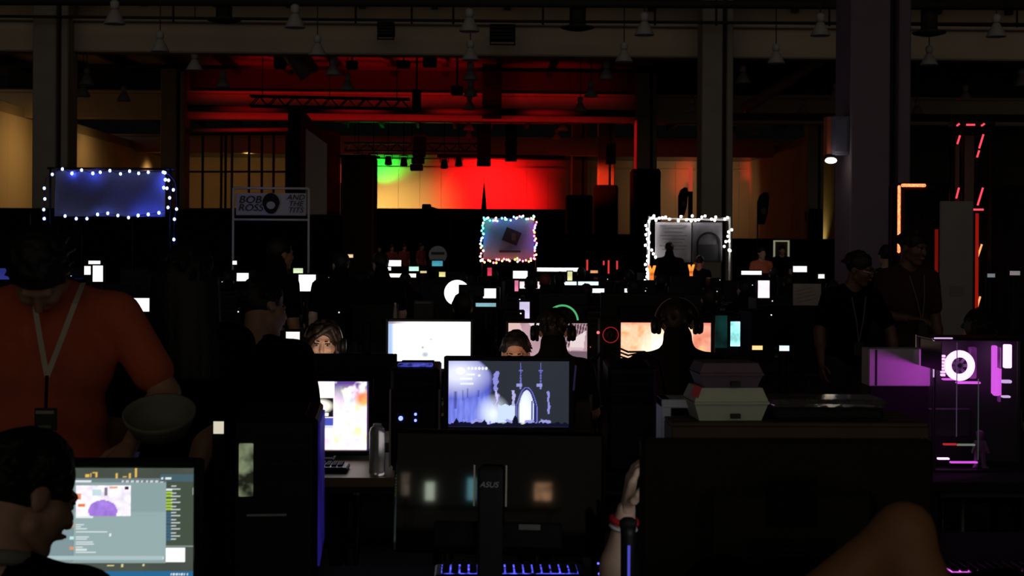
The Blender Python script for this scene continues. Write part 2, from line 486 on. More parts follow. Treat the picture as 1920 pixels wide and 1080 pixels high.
# columns: two piers with a groove between them
def column(px, d, wpx, label, y_top=None, wrap=None, CONCRETE=CONCRETE):
    c = P(px, 460, d); wd = sz(wpx, d)
    t = thing('concrete_column', label, 'column', (c.x, c.y, 0))
    H = 10.0
    for s in (-1, 1):
        a, b = (-.5, .16) if s < 0 else (.30, .5)
        MB().rbox(((a + b) / 2 * wd, 0, H / 2), ((b - a) * wd, wd, H), 0.03).build('pier', CONCRETE, t)
    MB().box((.23 * wd, .2 * wd, H / 2), (.16 * wd, .5 * wd, H - .02)).build('groove', STEELDARK, t)
    MB().cyl((.23 * wd, -.30 * wd, 0), (.23 * wd, -.30 * wd, H), .035, n=8).build('downpipe', STEELDARK, t, True)
    if wrap is not None:
        z1 = zat(wrap[0], d - wd * .6); wt = sz(wrap[1], d) * .5
        m = MB()
        ring = []
        for zz in (0.0, z1 * .6, z1 - .15, z1):
            k = 1.0 if zz < z1 - .01 else .9
            ring.append([(k * wt * (math.copysign(abs(math.cos(a)) ** .35, math.cos(a))) * (1 + .03 * math.sin(9 * a + zz)), k * max(wt, wd * .62) * (math.copysign(abs(math.sin(a)) ** .35, math.sin(a))) * (1 + .03 * math.cos(7 * a)), zz) for a in [2 * math.pi * q / 32 for q in range(32)]])
        vs = sum(ring, []); fs = []
        for i in range(3):
            for q in range(32): fs.append((i * 32 + q, i * 32 + (q + 1) % 32, i * 32 + 32 + (q + 1) % 32, i * 32 + 32 + q))
        fs.append(tuple(range(96, 128)))
        wr_ = thing('column_wrap', 'black cloth sleeve around the foot of the ' + wrap[2], 'cover', (c.x, c.y, 0))
        m.add(vs, fs).build('sleeve', DRAPE, wr_, True)
    return t
column(1634, 28.0, 112, 'tall purple grey concrete column nearest the camera, reaching out of the frame', CONCRETE=mat('mauve_concrete', (.19, .145, .19), .85, var=.2, scale=1.2))  # purple light falling on this column is put into its colour
column(1339, 47.0, 58, 'grey column rising behind the sign with white string lights')
column(1209, 66.5, 38, 'column with a red lit edge beside the red stage wall', wrap=(315, 54, 'red edged column by the stage'))
column(1135, 88.5, 30, 'farthest slim column glowing orange red beside the stage', wrap=(346, 44, 'farthest orange red column'))
column(102, 47.0, 65, 'dark column behind the blue lit sign')
column(327, 66.5, 45, 'dark column between the blue lit sign and the scaffold')
column(1525, 70.5, 30, 'far slim column near the warm back wall glow', wrap=(388, 30, 'slim column near the warm back wall glow'))
column(1085, 93.0, 28, 'dark slim column at the dim edge of the red wall', wrap=(365, 50, 'slim column at the red wall edge'))
# a box and a lit flood lamp on the tall column
c = P(1573, 252, 27.6)
t = thing('switch_box', 'blue grey box fixed to the left of the tall column above the lit lamp', 'box', (c.x, c.y, zat(288, 27.6)))
hh = zat(215, 27.6) - zat(288, 27.6)
MB().rbox((0, 0, hh / 2), (sz(34, 27.6), .3, hh), .02).build('case', mat('blue_grey_steel', (0.16, 0.15, 0.26), 0.5), t)
MB().rbox((.0, -.16, hh / 2), (sz(24, 27.6), .03, hh * .86), .01).build('lid', mat('blue_grey_lid', (0.18, 0.17, 0.28), 0.5), t)
MB().rbox((-sz(21, 27.6), .02, hh / 2), (sz(9, 27.6), .28, hh * .98), .01).build('side_strip', mat('red_steel', (0.40, 0.10, 0.05), 0.5), t)  # red light on the box side put into this strip's colour
c = P(1558, 298, 27.4)
t = thing('flood_lamp', 'small lit white flood lamp on the left side of the tall column', 'lamp', c)
MB().rbox((0, .10, .03), (.20, .16, .10), .03).build('housing', MATTE, t)
MB().ball((0, -.0, -.03), (.115, .09, .058), 14, 8).build('lens', em('lamp_white', (1.0, .93, .70), 6.0), t, True)
MB().cyl((0, .1, .05), (.12, .3, .2), .02).build('bracket', MATTE, t)

# hanging high bay lamps, unlit
lampm = None
def pendant(px, py, z=7.6, d=None, label=None):
    global lampm
    d = d or dz(z, py); c = P(px, py, d)
    if lampm is None:
        t = thing('pendant_lamp', '', 'lamp')
        MB().lathe([(.27, -.02), (.285, 0), (.20, .17), (.12, .32), (.09, .36), (.08, .36), (.11, .31), (.19, .16), (.27, .0)], 18, cap=False).build('shade', WHITEPAINT, t, True)
        MB().lathe([(.075, .36), (.12, .42), (.125, .56), (.06, .62)], 12).build('ballast_housing', mat('lamp_grey', (0.45, 0.44, 0.43), 0.5), t, True)
        MB().cyl((0, 0, .6), (0, 0, 2.58), .018, n=6).build('cord', STEELDARK, t)
        MB().ball((0, 0, .17), (.06, .06, .09)).build('bulb', mat('dead_bulb', (0.5, 0.5, 0.48), 0.2), t, True)
        lampm = t; t.location = c
    else: t = dup(lampm, c)
    t['label'] = label; t['group'] = 'unlit high bay lamps'
    return t
rows = {'first row from the left': [(215, 44), (300, 96), (365, 131), (418, 163)],
        'row over the blue lit sign': [(163, 158), (232, 189), (156, 180)],
        'second row from the left': [(553, 51), (595, 103), (625, 140), (652, 168)],
        'middle row over the stage': [(880, 58), (882, 112), (882, 149), (882, 180), (880, 205), (879, 227), (879, 244), (880, 260)],
        'row right of the stage': [(1208, 65), (1170, 115), (1137, 148), (1108, 181), (1088, 208), (1068, 228), (1055, 244), (1044, 262)],
        'row beside the second column': [(1538, 66), (1455, 118), (1393, 155), (1335, 212), (1297, 210), (1415, 252), (1377, 268)],
        'row behind the tall column': [(1568, 185), (1505, 213), (1537, 264), (1455, 232)],
        'row right of the tall column': [(1868, 68), (1742, 121), (1915, 160)],
        'rearmost row on the right': [(1810, 188), (1720, 213), (1772, 252), (1703, 264)]}
ordn = ['nearest', 'second', 'third', 'fourth', 'fifth', 'sixth', 'seventh', 'eighth']
for k, L in rows.items():
    for i, (px, py) in enumerate(L): pendant(px, py, label='white cone pendant lamp, %s lamp of the %s' % (ordn[i], k))
for i, y_ in enumerate((38.6, 43.9)):
    pipe('lamp_rail', ('thin rail high above the frame carrying the nearest pendant lamps', 'thin rail high above the frame carrying the second pendant lamps')[i], [(-18, y_, 9.56), (24, y_, 9.56)], .03, cat='rail')
# diffusers and boxes at the front beam
for px, py, lab in ((420, 38, 'dark round ceiling diffuser left of the beam boxes'), (1083, 52, 'dark round ceiling diffuser right of the beam boxes'), (1742, 62, 'dark round ceiling diffuser right of the tall column')):
    c = P(px, py, 45.4)
    t = thing('ceiling_diffuser', lab, 'diffuser', c, group='round diffusers below the front pipes')
    MB().lathe([(.02, -.10), (.25, -.09), (.52, -.02), (.54, .02), (.30, .05), (.28, .10)], 20).build('dish', STEELDARK, t, True)
    MB().cyl((0, 0, .08), (0, 0, .95), .26, n=16).build('collar', STEELDARK, t, True)
for px0, px1, y0, y1, lab in ((708, 740, 43, 76, 'black box with an open frame on the front beam, left one'), (918, 966, 47, 86, 'larger black louvred box on the front beam, centre')):
    d = 46.6; a = P(px0, y1, d); b = P(px1, y0, d); W_, H_ = b.x - a.x, b.z - a.z
    t = thing('beam_box', lab, 'box', ((a.x + b.x) / 2, a.y, a.z))
    MB().rbox((0, 0, H_ * .62), (W_, .5, H_ * .76), .02).build('case', MATTE, t)
    m = MB()
    for s in (-1, 1): m.box((s * (W_ / 2 - .02), -.2, H_ * .12), (.04, .06, H_ * .26))
    m.box((0, -.2, .02), (W_, .06, .04)).build('frame', MATTE, t)
    for q in range(4): MB().box((0, -.26, H_ * (.34 + .17 * q)), (W_ * .86, .04, .04)).build('louvre', STEELDARK, t)
# smaller black fixtures hanging in the red bay
for i, (px, py, wpx, hpx) in enumerate(((660, 122, 22, 16), (757, 121, 24, 14), (857, 170, 22, 18), (781, 188, 16, 40), (806, 115, 26, 22), (525, 112, 22, 34))):
    d = 57; c = P(px, py + hpx / 2, d)
    t = thing('hanging_fixture', 'black hanging stage fixture under the red ceiling, %s from the left' % ordn[i].replace('nearest', 'first'), 'fixture', c, group='fixtures under the red ceiling')
    MB().rbox((0, 0, sz(hpx, d) / 2), (sz(wpx, d), .4, sz(hpx, d)), .05).build('case', MATTE, t)
    MB().cyl((0, 0, sz(hpx, d)), (0, 0, max(10.12 - c.z, sz(hpx, d) + .05)), .04, n=6).build('drop_pipe', STEELDARK, t)
# lighting truss over the scaffold
def truss(name, label, a, b, h=0.5, nb=14, m=DARKMETAL):
    a, b = Vector(a), Vector(b); t = thing(name, label, 'truss', a)
    ax = b - a; up = Vector((0, 0, h)); sd = Vector((0, h, 0))
    for o in (Vector((0, 0, 0)), up, sd, up + sd): MB().cyl(o, o + ax, .05, n=6).build('chord', m, t)
    for i in range(nb):
        p, q = ax * (i / nb), ax * ((i + 1) / nb)
        u, v = (Vector((0, 0, 0)), up) if i % 2 == 0 else (up, Vector((0, 0, 0)))
        MB().cyl(p + u, q + v, .03, n=5).build('brace', m, t)
        MB().cyl(p + u + sd, q + v + sd, .03, n=5).build('brace', m, t)
    for k in (.08, .5, .92): MB().cyl(ax * k + up, ax * k + Vector((0, 0, 9.62 - a.z - (ax * k).z)) + Vector((0, 0, (ax * k).z)), .02, n=5).build('drop_rod', m, t)
    return t
truss('lighting_truss', 'black lattice lighting truss in front of the red beam', P(468, 198, 60), P(768, 204, 60), .42, 18)
truss('stage_truss', 'thin lattice truss high before the green and red wall', P(645, 282, 84), P(900, 284, 84), .45, 18)
# stage lamps hung from the trusses
def stage_lamp(px, py, d, i):
    c = P(px, py, d)
    t = thing('stage_lamp', 'small black stage lamp hanging before the lit wall, %s from the left' % i, 'lamp', c, group='stage lamps before the lit wall')
    MB().cyl((0, 0, 0), (0, .18, -.42), .17, .22, n=10).build('barrel', MATTE, t, True)
    MB().box((0, 0, .14), (.5, .06, .06)).box((-.23, 0, 0), (.04, .06, .3)).box((.23, 0, 0), (.04, .06, .3)).build('yoke', MATTE, t)
    MB().cyl((0, 0, .15), (0, 0, 9.62 - c.z), .025, n=6).build('drop_rod', MATTE, t)
for i, (px, py, d) in enumerate(((672, 292, 82), (700, 292, 82), (728, 294, 82), (757, 296, 82), (833, 300, 80), (860, 296, 80))):
    stage_lamp(px, py, d, ordn[i].replace('nearest', 'first'))
def line_array(px, y0, y1, wpx, d, label, tilt=0.0):
    a = P(px, y1, d); H_ = zat(y0, d) - a.z; W_ = sz(wpx, d)
    t = thing('line_array_speaker', label, 'speaker', a)
    n = max(4, int(H_ / .35)); hh = H_ / n
    for i in range(n):
        k = i / (n - 1); off = tilt * (1 - k) ** 2
        MB().rbox((off * .3, -.5 * off, hh * (i + .5)), (W_, .7, hh * .92), .04).build('cabinet', MATTE, t)
    MB().box((0, 0, H_ + .05), (W_, .5, .1)).build('rigging_bar', DARKMETAL, t)
    MB().cyl((0, 0, H_ + .1), (0, 0, 9.62 - a.z), .04, n=6).build('chain', DARKMETAL, t)
line_array(787, 258, 320, 24, 76, 'black hanging line array speaker left of the red glow', -.6)
line_array(907, 236, 312, 26, 74, 'black hanging line array speaker in the middle of the red glow')
line_array(958, 236, 303, 22, 78, 'slim black hanging line array speaker right of the red glow middle')
line_array(1145, 272, 308, 18, 82, 'black hanging speaker before the orange red column')
a = P(922, 222, 66); H_ = zat(95, 66) - a.z
t = thing('cable_chase', 'wide black hanging cable chase in the middle of the red bay', 'cable chase', a)
for s in range(4): MB().rbox((0, 0, H_ * (s + .5) / 4), (sz(36, 66), .6, H_ / 4 * .985), .03).build('section', MATTE, t)

# scaffold of dark pipes standing before the back wall
t = thing('scaffold', 'scaffold of thin black pipes before the dim tan wall', 'scaffold', (P(455, 460, 72).x, P(455, 460, 72).y, 0))
ox, oy = t.location.x, t.location.y
zt = zat(250, 72)
for px in (352, 379, 414, 422, 434, 466, 490, 512, 536, 556):
    p = P(px, 460, 72); MB().cyl((p.x - ox, p.y - oy, 0), (p.x - ox, p.y - oy, zt), .07, n=6).build('upright', DARKMETAL, t)
for py in (252, 322, 392):
    a, b = P(350, py, 72), P(560, py, 72)
    MB().cyl((a.x - ox, a.y - oy, a.z), (b.x - ox, b.y - oy, b.z), .05, n=6).build('ledger', DARKMETAL, t)
# big oblique stage wing with grey face
t = thing('stage_wing', 'tall black stage wing panel beside the scaffold', 'panel', (0, 0, 0))
a, b = P(562, 460, 56), P(637, 460, 66)
ux = (b - a); ux.z = 0; L_ = ux.length; ang = math.atan2(ux.y, ux.x)
t.location = (a.x, a.y, 0); t.rotation_euler = (0, 0, ang)
zt0, zt1 = zat(200, 56), zat(252, 66)
MB().prism([(0, 0), (L_, 0), (L_, zt1), (L_ * .35, zt0 * .93), (0, zt0)], 0, .5).build('body', MATTE, t)
MB().cyl((L_ - .04, -.08, zat(440, 66)), (L_ - .04, -.08, zat(330, 66)), .045, n=6).build('edge_tube', WHITEPAINT, t)
MB().cyl((L_ - .04, -.08, zat(345, 66)), (L_ - .04, -.08, zat(310, 66)), .05, n=6).build('edge_light', em('edge_red', (1, .10, .08), .5), t)  # glow put in for stage light reflected along the edge
c0 = P(572, 460, 54.5); t = thing('grey_flat', 'tall plain grey flat standing before the black stage wing', 'panel', (c0.x, c0.y, 0))
W_ = P(612, 460, 54.5).x - c0.x
MB().prism([(0, .02), (W_, .02), (W_, zat(272, 54.5)), (0, zat(243, 54.5))], 0, .06).build('face', mat('grey_cloth_panel', (0.46, 0.37, 0.37), 0.9), t)
MB().box((W_ / 2, .3, .1), (W_ * .9, .6, .2)).build('foot', MATTE, t)
# dark red tower
c0 = P(664, 460, 62)
t = thing('banner_tower', 'tall dark red box tower beside the yellow lit wall', 'tower', (c0.x, c0.y, 0), R(-20))
zt = zat(297, 62)
redbox = mat('dark_red_fabric', (0.10, 0.018, 0.018), 0.9)
MB().rbox((0, .5, zt / 2), (1.25, 1.2, zt), .05).build('body', redbox, t)
MB().box((.655, .5, zt * .55), (.03, .14, zt * .8)).build('pale_seam', mat('seam_grey', (0.25, 0.2, 0.2), 0.7), t)
MB().rbox((0, .5, zt + .06), (1.4, 1.35, .12), .03).build('cap', MATTE, t)

# black pipe-and-drape walls: each has a rail, uprights and hanging panels
def drape_wall(label, A, B, z1, n, rail=True, m=DRAPE, z0=0.02, amp=.05):
    A, B = Vector((A[0], A[1], 0)), Vector((B[0], B[1], 0)); D = B - A; L_ = D.length; ang = math.atan2(D.y, D.x)
    t = thing('drape_wall', label, 'curtain', A, ang)
    wd = L_ / n
    for i in range(n):
        cols = 26; vs = []; fs = []
        for q in range(cols + 1):
            x = i * wd + wd * q / cols
            y = amp * math.sin(q * 1.55 + i) + amp * .4 * math.sin(q * .7 + 2 * i)
            for th in (0, .012):
                vs += [(x, y + th, z0), (x, y * .35 + th, z1)]
        for q in range(cols):
            a = q * 4
            fs += [(a, a + 4, a + 5, a + 1), (a + 2, a + 3, a + 7, a + 6), (a, a + 2, a + 6, a + 4), (a + 1, a + 5, a + 7, a + 3)]
        MB().add(vs, fs).build('drape_panel', m, t, True)
    if rail: MB().cyl((0, .03, z1 + .03), (L_, .03, z1 + .03), .03, n=8).build('rail', DARKMETAL, t)
    for i in range(n + 1):
        x = min(max(.02, i * wd), L_ - .02)
        MB().cyl((x, .1, 0), (x, .1, z1 + .03), .025, n=6).build('upright', DARKMETAL, t)
    return t
a, b = P(-40, 460, 36), P(441, 460, 36)
drape_wall('black pipe and drape wall behind the blue lit sign', a, b, zat(400, 36), 5)
a, b = P(441, 460, 40), P(640, 460, 40)
drape_wall('black pipe and drape wall behind the framed lettered sign', a, b, zat(408, 40), 2)
a, b = P(690, 460, 80), P(1060, 460, 80)
drape_wall('black stage drape below the yellow and red lit wall', a, b, zat(394, 80), 5)
a, b = P(1045, 460, 70), P(1300, 460, 70)
drape_wall('black drape wall right of the stage, before the wrapped columns', a, b, zat(440, 70), 4)
a, b = P(1365, 460, 62), P(1600, 460, 62)
drape_wall('black drape wall below the warm side wall', a, b, zat(447, 62), 4)
# stage riser with a dark jib crane and a pointed black flag
c0 = P(860, 460, 78)
st = thing('stage_riser', 'low black stage riser before the stage drape', 'stage', (c0.x, c0.y, 0))
MB().rbox((0, 0, .5), (9.5, 3, 1.0), .03).build('deck', MATTE, st)
MB().box((0, -1.52, .5), (9.4, .04, .9)).build('skirt', DRAPE, st)
t = thing('camera_jib', 'black camera jib silhouetted against the yellow lit wall', 'jib', P(800, 388, 76))
b = P(880, 414, 76) - P(800, 388, 76)
MB().rbox((0, 0, 0), (.5, .4, .3), .05).build('camera_head', MATTE, t)
MB().cyl((0, 0, 0), b, .10, n=8).build('boom', MATTE, t)
MB().cyl(b * .55, (b.x * .55, b.y * .55, -P(800, 388, 76).z), .08, n=8).build('post', MATTE, t)
MB().cyl(b * .3, b * .3 + Vector((.5, 0, -.8)), .03, n=6).build('stay', MATTE, t)
c0 = P(907, 460, 72)
t = thing('pointed_flag', 'slim black pointed flag rising before the red wall', 'flag', (c0.x, c0.y, 0))
zt = zat(342, 72)
MB().lathe([(.22, 0), (.20, zt * .5), (.13, zt * .75), (.05, zt * .93), (.01, zt)], 10).build('cloth', DRAPE, t, True)
MB().lathe([(.3, 0), (.3, .05), (.05, .08)], 12).build('foot', MATTE, t)
def feather(px, y0, y1, d, wpx, label):
    c = P(px, 460, d); t = thing('feather_flag', label, 'flag', (c.x, c.y, 0))
    z1, z0 = zat(y0, d), zat(y1, d); W_ = sz(wpx, d)
    out = [(-W_ / 2, z0), (-W_ / 2, z0 + .7 * (z1 - z0)), (-W_ * .3, z0 + .9 * (z1 - z0)), (W_ * .1, z1), (W_ * .4, z1 - .02 * (z1 - z0)), (W_ / 2, z0 + .85 * (z1 - z0)), (W_ * .35, z0 + .3 * (z1 - z0)), (W_ * .1, z0)]
    MB().prism(out, -.01, .01).build('cloth', mat('dark_flag_cloth', (0.012, 0.012, 0.012), .9), t)
    MB().ball((0, -.03, z0 + .42 * (z1 - z0)), (W_ * .22, .01, W_ * .3)).build('emblem', mat('flag_print', (0.12, 0.12, 0.11), .9), t)
    MB().tube([(-W_ / 2, 0, 0), (-W_ / 2, 0, z0 + .7 * (z1 - z0)), (-W_ * .3, 0, z0 + .9 * (z1 - z0)), (W_ * .1, 0, z1), (W_ * .4, 0, z1 - .02)], .025, 6).build('pole', DARKMETAL, t)
    MB().box((-W_ / 2, 0, .02), (.6, .6, .04)).build('base', MATTE, t)
feather(1281, 350, 402, 58, 18, 'dark feather flag beside the red lit post')
feather(1431, 358, 418, 58, 22, 'dark feather flag before the warm side wall')
c0 = P(1294, 460, 60)
t = thing('lit_post', 'short post glowing orange red left of the second column', 'post', (c0.x, c0.y, 0))
MB().cyl((0, 0, 0), (0, 0, zat(357, 60)), .10, n=8).build('post', MATTE, t, True)
MB().cyl((0, 0, zat(357, 60)), (0, 0, zat(312, 60)), .085, n=10).build('red_tube', em('red_tube', (1, .10, .05), .42), t, True)  # red light on the column edge put in as a glowing tube
# lit picture window on the far right wall
t = thing('lit_window_stand', 'small pale lit frame far back left of the warm wall glow', 'frame', P(1465, 482, 60))
W_, H_ = sz(30, 60), sz(31, 60)
MB().box((-W_ * .45, 0, H_ / 2), (W_ * .1, .06, H_)).box((W_ * .45, 0, H_ / 2), (W_ * .1, .06, H_)).box((0, 0, H_ * .97), (W_, .06, H_ * .08)).build('frame', em('pale_frame', (.75, .72, .45), .28), t)
MB().box((0, .03, H_ / 2), (W_ * .8, .02, H_ * .95)).build('back', mat('frame_back', (.05, .045, .04)), t)
MB().box((0, .02, -P(1465, 482, 60).z / 2), (.1, .05, P(1465, 482, 60).z)).build('post', MATTE, t)

# ------------------------------------------------------------------ stage and wall light (lamps of the hall)
RED = (1.0, 0.006, 0.010)
spot('red_wall_wash', (1.5, 91.5, 7.0), (1.0, 96, 4.4), RED, 3000, 100, 1, .3)
spot('red_wall_wash_low', (2.4, 90, 1.4), (1.6, 96, 5.2), RED, 2400, 70, .9, .3)
spot('red_wall_wash_side', (-0.8, 92, 5.6), (-0.2, 96, 5.2), RED, 800, 100, 1, .3)
spot('yellow_wall_wash', (-8.6, 90, 2.6), (-5.6, 96, 3.6), (1.0, .66, .20), 5200, 56, .9, .4)
spot('green_wall_wash', (-6.6, 94.2, 5.9), (-6.0, 96, 7.5), (.02, 1.0, .08), 1000, 95, .9, .2)
for x in (-10.5, -5.5, -1.0, 3.2):
    spot('red_beam_wash', (x, 62.0, 7.4), (x + .4, 67, 8.1), RED, 330, 80, .9, .3)
for x in (-8.6, -4.6, -1.8):
    spot('red_deck_wash', (x, 60.5, 8.3), (x, 62.5, 10), RED, 420, 72, .8, .3)
spot('red_column_wash', (-3, 78, 4.5), (7.7, 88, 5.5), (1, .05, .015), 26000, 11, .8, .3)
spot('red_edge_wash', (-2, 72, 7.6), (7.2, 66, 6.0), RED, 5000, 26, .8, .3)
spot('red_side_wash', (2, 70, 6.5), (12, 58, 8.6), RED, 40, 40, .9, .3)
spot('warm_left_wall_lamp', (-19.4, 91.5, 6.0), (-21, 91.5, 5.2), (1.0, .62, .22), 420, 130, 1, .2)
spot('warm_left_wall_lamp_near', (-16.8, 65, 6.6), (-21, 65, 4), (1.0, .60, .20), 420, 140, 1, .3)
spot('warm_left_wall_lamp_mid', (-18.0, 76, 7.2), (-21, 77, 5), (1.0, .62, .22), 200, 130, 1, .3)
spot('warm_scaffold_lamp', (-14, 88, 7.2), (-15, 96, 5), (1.0, .62, .22), 260, 110, 1, .3)
spot('warm_back_wall_lamp', (14.5, 90, 5.5), (14.8, 96, 5), (1.0, .60, .30), 330, 130, 1, .3)
spot('yellow_floor_lamp', (17.6, 75.2, 1.7), (18.6, 75.2, 3.0), (1.0, .80, .25), 70, 100, 1, .1)
spot('red_crowd_lamp', (-4, 66, 6), (-5, 56, 1.2), RED, 1500, 40, .8, .3)
# ================================================================== BUILDERS OF FURNITURE AND DEVICES
TZ = 0.74
def text_mesh(s, size, ext=.002):
    cu = bpy.data.curves.new('lettering', 'FONT'); cu.body = s; cu.size = size; cu.extrude = ext; cu.align_x = 'CENTER'; cu.align_y = 'CENTER'
    o = bpy.data.objects.new('lettering', cu); COL.objects.link(o)
    dg = bpy.context.evaluated_depsgraph_get(); me = bpy.data.meshes.new_from_object(o.evaluated_get(dg))
    bpy.data.objects.remove(o); bpy.data.curves.remove(cu)
    me.transform(Matrix.Rotation(R(90), 4, 'X')); me.name = 'lettering'; me.materials.clear()
    return me
def lettering(s, size, m, parent, loc, rz=0, shear=0, sx=1.0):
    me = text_mesh(s, size)
    if shear or sx != 1: me.transform(Matrix(((sx, 0, shear, 0), (0, 1, 0, 0), (0, 0, 1, 0), (0, 0, 0, 1))))
    me.materials.append(m); o = bpy.data.objects.new('lettering', me); COL.objects.link(o); o.parent = parent
    o.location = loc; o.rotation_euler = (0, 0, rz); return o

_tables = {}
def table(label, x, y, L_=2.4, D_=0.75, rz=0.0, group=None):
    key = (L_, D_)
    if key in _tables:
        return dup(_tables[key], (x, y, 0), rz, label, group)
    t = thing('folding_table', label, 'table', (x, y, 0), rz, group)
    MB().rbox((0, 0, TZ - .022), (L_, D_, .044), .008).build('table_top', TABLETOP, t)
    MB().box((0, 0, TZ - .06), (L_ - .2, D_ - .16, .03)).build('apron', TABLELEG, t)
    for sx in (-1, 1):
        for sy in (-1, 1):
            MB().cyl((sx * (L_ / 2 - .2), sy * (D_ / 2 - .1), 0), (sx * (L_ / 2 - .2), sy * (D_ / 2 - .1), TZ - .045), .016, n=8).build('leg', TABLELEG, t, True)
        MB().cyl((sx * (L_ / 2 - .2), -(D_ / 2 - .1), .12), (sx * (L_ / 2 - .2), D_ / 2 - .1, .12), .012, n=6).build('crossbar', TABLELEG, t)
    _tables[key] = t
    return t
_chair = [None]
def chair(label, x, y, rz, group='folding chairs at the gaming tables'):
    """front of the seat towards -y"""
    if _chair[0]: return dup(_chair[0], (x, y, 0), rz, label, group)
    t = thing('folding_chair', label, 'chair', (x, y, 0), rz, group)
    MB().rbox((0, 0, .380), (.42, .40, .03), .012).build('seat', MATTE, t)
    MB().rbox((0, .235, .74), (.42, .025, .22), .01).build('backrest', MATTE, t)
    for s in (-1, 1):
        MB().tube([(s * .2, .24, .88), (s * .2, .215, .45), (s * .2, -.22, .0)], .011, 6).build('leg', TABLELEG, t, True)
        MB().tube([(s * .18, -.14, .43), (s * .18, .24, .0)], .011, 6).build('leg', TABLELEG, t, True)
    MB().cyl((-.2, -.13, .1), (.2, -.13, .1), .008, n=6).build('stretcher', TABLELEG, t)
    _chair[0] = t
    return t
def monitor(label, x, y, zc, w, h, rz=0.0, scr=None, bezel=.018, tilt=0.0, zt=TZ, group=None, body=BLACK, chin=None, neck_w=.07, name='monitor', detail=True):
    """stands on height zt at (x, y); the screen looks to local -y, its centre zc above the floor"""
    t = thing(name, label, 'monitor', (x, y, zt), rz, group)
    c = zc - zt; chin = bezel * 1.3 if chin is None else chin
    pv = Matrix.Translation((0, 0, c)) @ Matrix.Rotation(tilt, 4, 'X')
    dp = .03
    MB().rbox((0, dp / 2 + .006, (bezel - chin) / 2), (w + 2 * bezel, dp, h + bezel + chin), .008, pv).build('housing', body, t)
    m = MB()
    for s in (-1, 1): m.rbox((s * (w / 2 + bezel / 2), 0, (bezel - chin) / 2), (bezel, .016, h + bezel + chin), .004, pv)
    m.rbox((0, 0, h / 2 + bezel / 2), (w + .002, .016, bezel), .004, pv); m.rbox((0, 0, -h / 2 - chin / 2), (w + .002, .016, chin), .004, pv)
    m.build('bezel', body, t)
    if scr is not None:
        if isinstance(scr, bpy.types.Mesh): o = obj('screen', scr, None, t)
        else:
            o = MB().add([(-w / 2, 0, -h / 2), (w / 2, 0, -h / 2), (w / 2, 0, h / 2), (-w / 2, 0, h / 2)], [(0, 1, 2, 3)]).build('screen', scr, t)
        o.matrix_local = pv @ Matrix.Translation((0, .003, 0))
    if detail:
        MB().rbox((0, dp + .02, -.02), (w * .62, .045, h * .62), .02, pv).build('back_cover', body, t)
    bot = -h / 2 - chin
    if c > .05:
        MB().rbox((0, dp + .03, (c + .0) / 2), (neck_w, .03, max(c, .04)), .008).build('neck', body, t)
        MB().rbox((0, .03, .009), (min(w * .5, .26), .20, .018), .006).build('stand_base', body, t)
    return t
def tower(label, x, y, w, d, h, rz=0.0, zt=TZ, body=BLACK, led=None, group=None, glass=None):
    t = thing('computer_tower', label, 'computer', (x, y, zt), rz, group)
    MB().rbox((0, 0, h / 2 + .012), (w, d, h - .024), .008).build('case', body, t)
    MB().rbox((0, -d / 2 - .012, h / 2 + .01), (w * .96, .026, h * .96), .01).build('front_panel', body, t)
    for k in range(3): MB().rbox((0, -d / 2 - .027, h * (.90 - .10 * k)), (w * .80, .006, h * .075), .002).build('drive_bay_cover', MATTE, t)
    MB().rbox((0, 0, h + .004), (w * .7, d * .8, .008), .003).build('top_vent', MATTE, t)
    for sx in (-1, 1):
        for sy in (-1, 1): MB().box((sx * w * .38, sy * d * .4, .006), (.03, .04, .012)).build('foot', MATTE, t)
    if led:
        for (lx, lz, r, mm) in led: MB().cyl((lx * w, -d / 2 - .024, lz * h), (lx * w, -d / 2 - .032, lz * h), r, n=10).build('indicator_light', mm, t)
    return t
def keyboard(label, x, y, rz=0.0, lit=None, zt=TZ, w=.44, d=.15):
    t = thing('keyboard', label, 'keyboard', (x, y, zt), rz)
    MB().rbox((0, 0, .012), (w, d, .022), .006).build('base', BLACK, t)
    m = MB(); g = MB()
    for r_ in range(5):
        for k in range(15):
            X = -w / 2 + .02 + (w - .04) * (k + .5) / 15; Y = -d / 2 + .018 + (d - .036) * (r_ + .5) / 5
            m.rbox((X, Y, .029), (w / 15 * .72, d / 5 * .68, .010), .002)
            g.box((X, Y, .0235), (w / 15 * .92, d / 5 * .86, .0015))
    k = m.build('keys', MATTE, t); k['kind'] = 'stuff'
    if lit:
        q = g.build('backlight', lit, t); q['kind'] = 'stuff'
    return t
def bottle(label, x, y, z, r, h, m, cap=None, cat='bottle', name='bottle'):
    t = thing(name, label, cat, (x, y, z))
    MB().lathe([(r * .88, 0), (r, .008)] + [(r * (1 - .035 * (i % 2)), h * (.10 + .07 * i)) for i in range(10)] + [(r, h * .82), (r * .86, h * .91), (r * .55, h * .95), (r * .45, h * .96)], 20).build('body', m, t, True)
    MB().cyl((0, 0, h * .955), (0, 0, h), r * .50, n=14).build('cap', cap or WHITEPLASTIC, t, True)
    return t
def bulbs_along(pts, n=None, step=None):
    pts = [Vector(p) for p in pts]; seg = [(pts[i + 1] - pts[i]).length for i in range(len(pts) - 1)]; T = sum(seg)
    n = n or max(2, int(T / step)); out = []
    for k in range(n):
        s = T * k / (n - 1); i = 0
        while i < len(seg) - 1 and s > seg[i]: s -= seg[i]; i += 1
        out.append(pts[i].lerp(pts[i + 1], min(1, s / seg[i])))
    return out
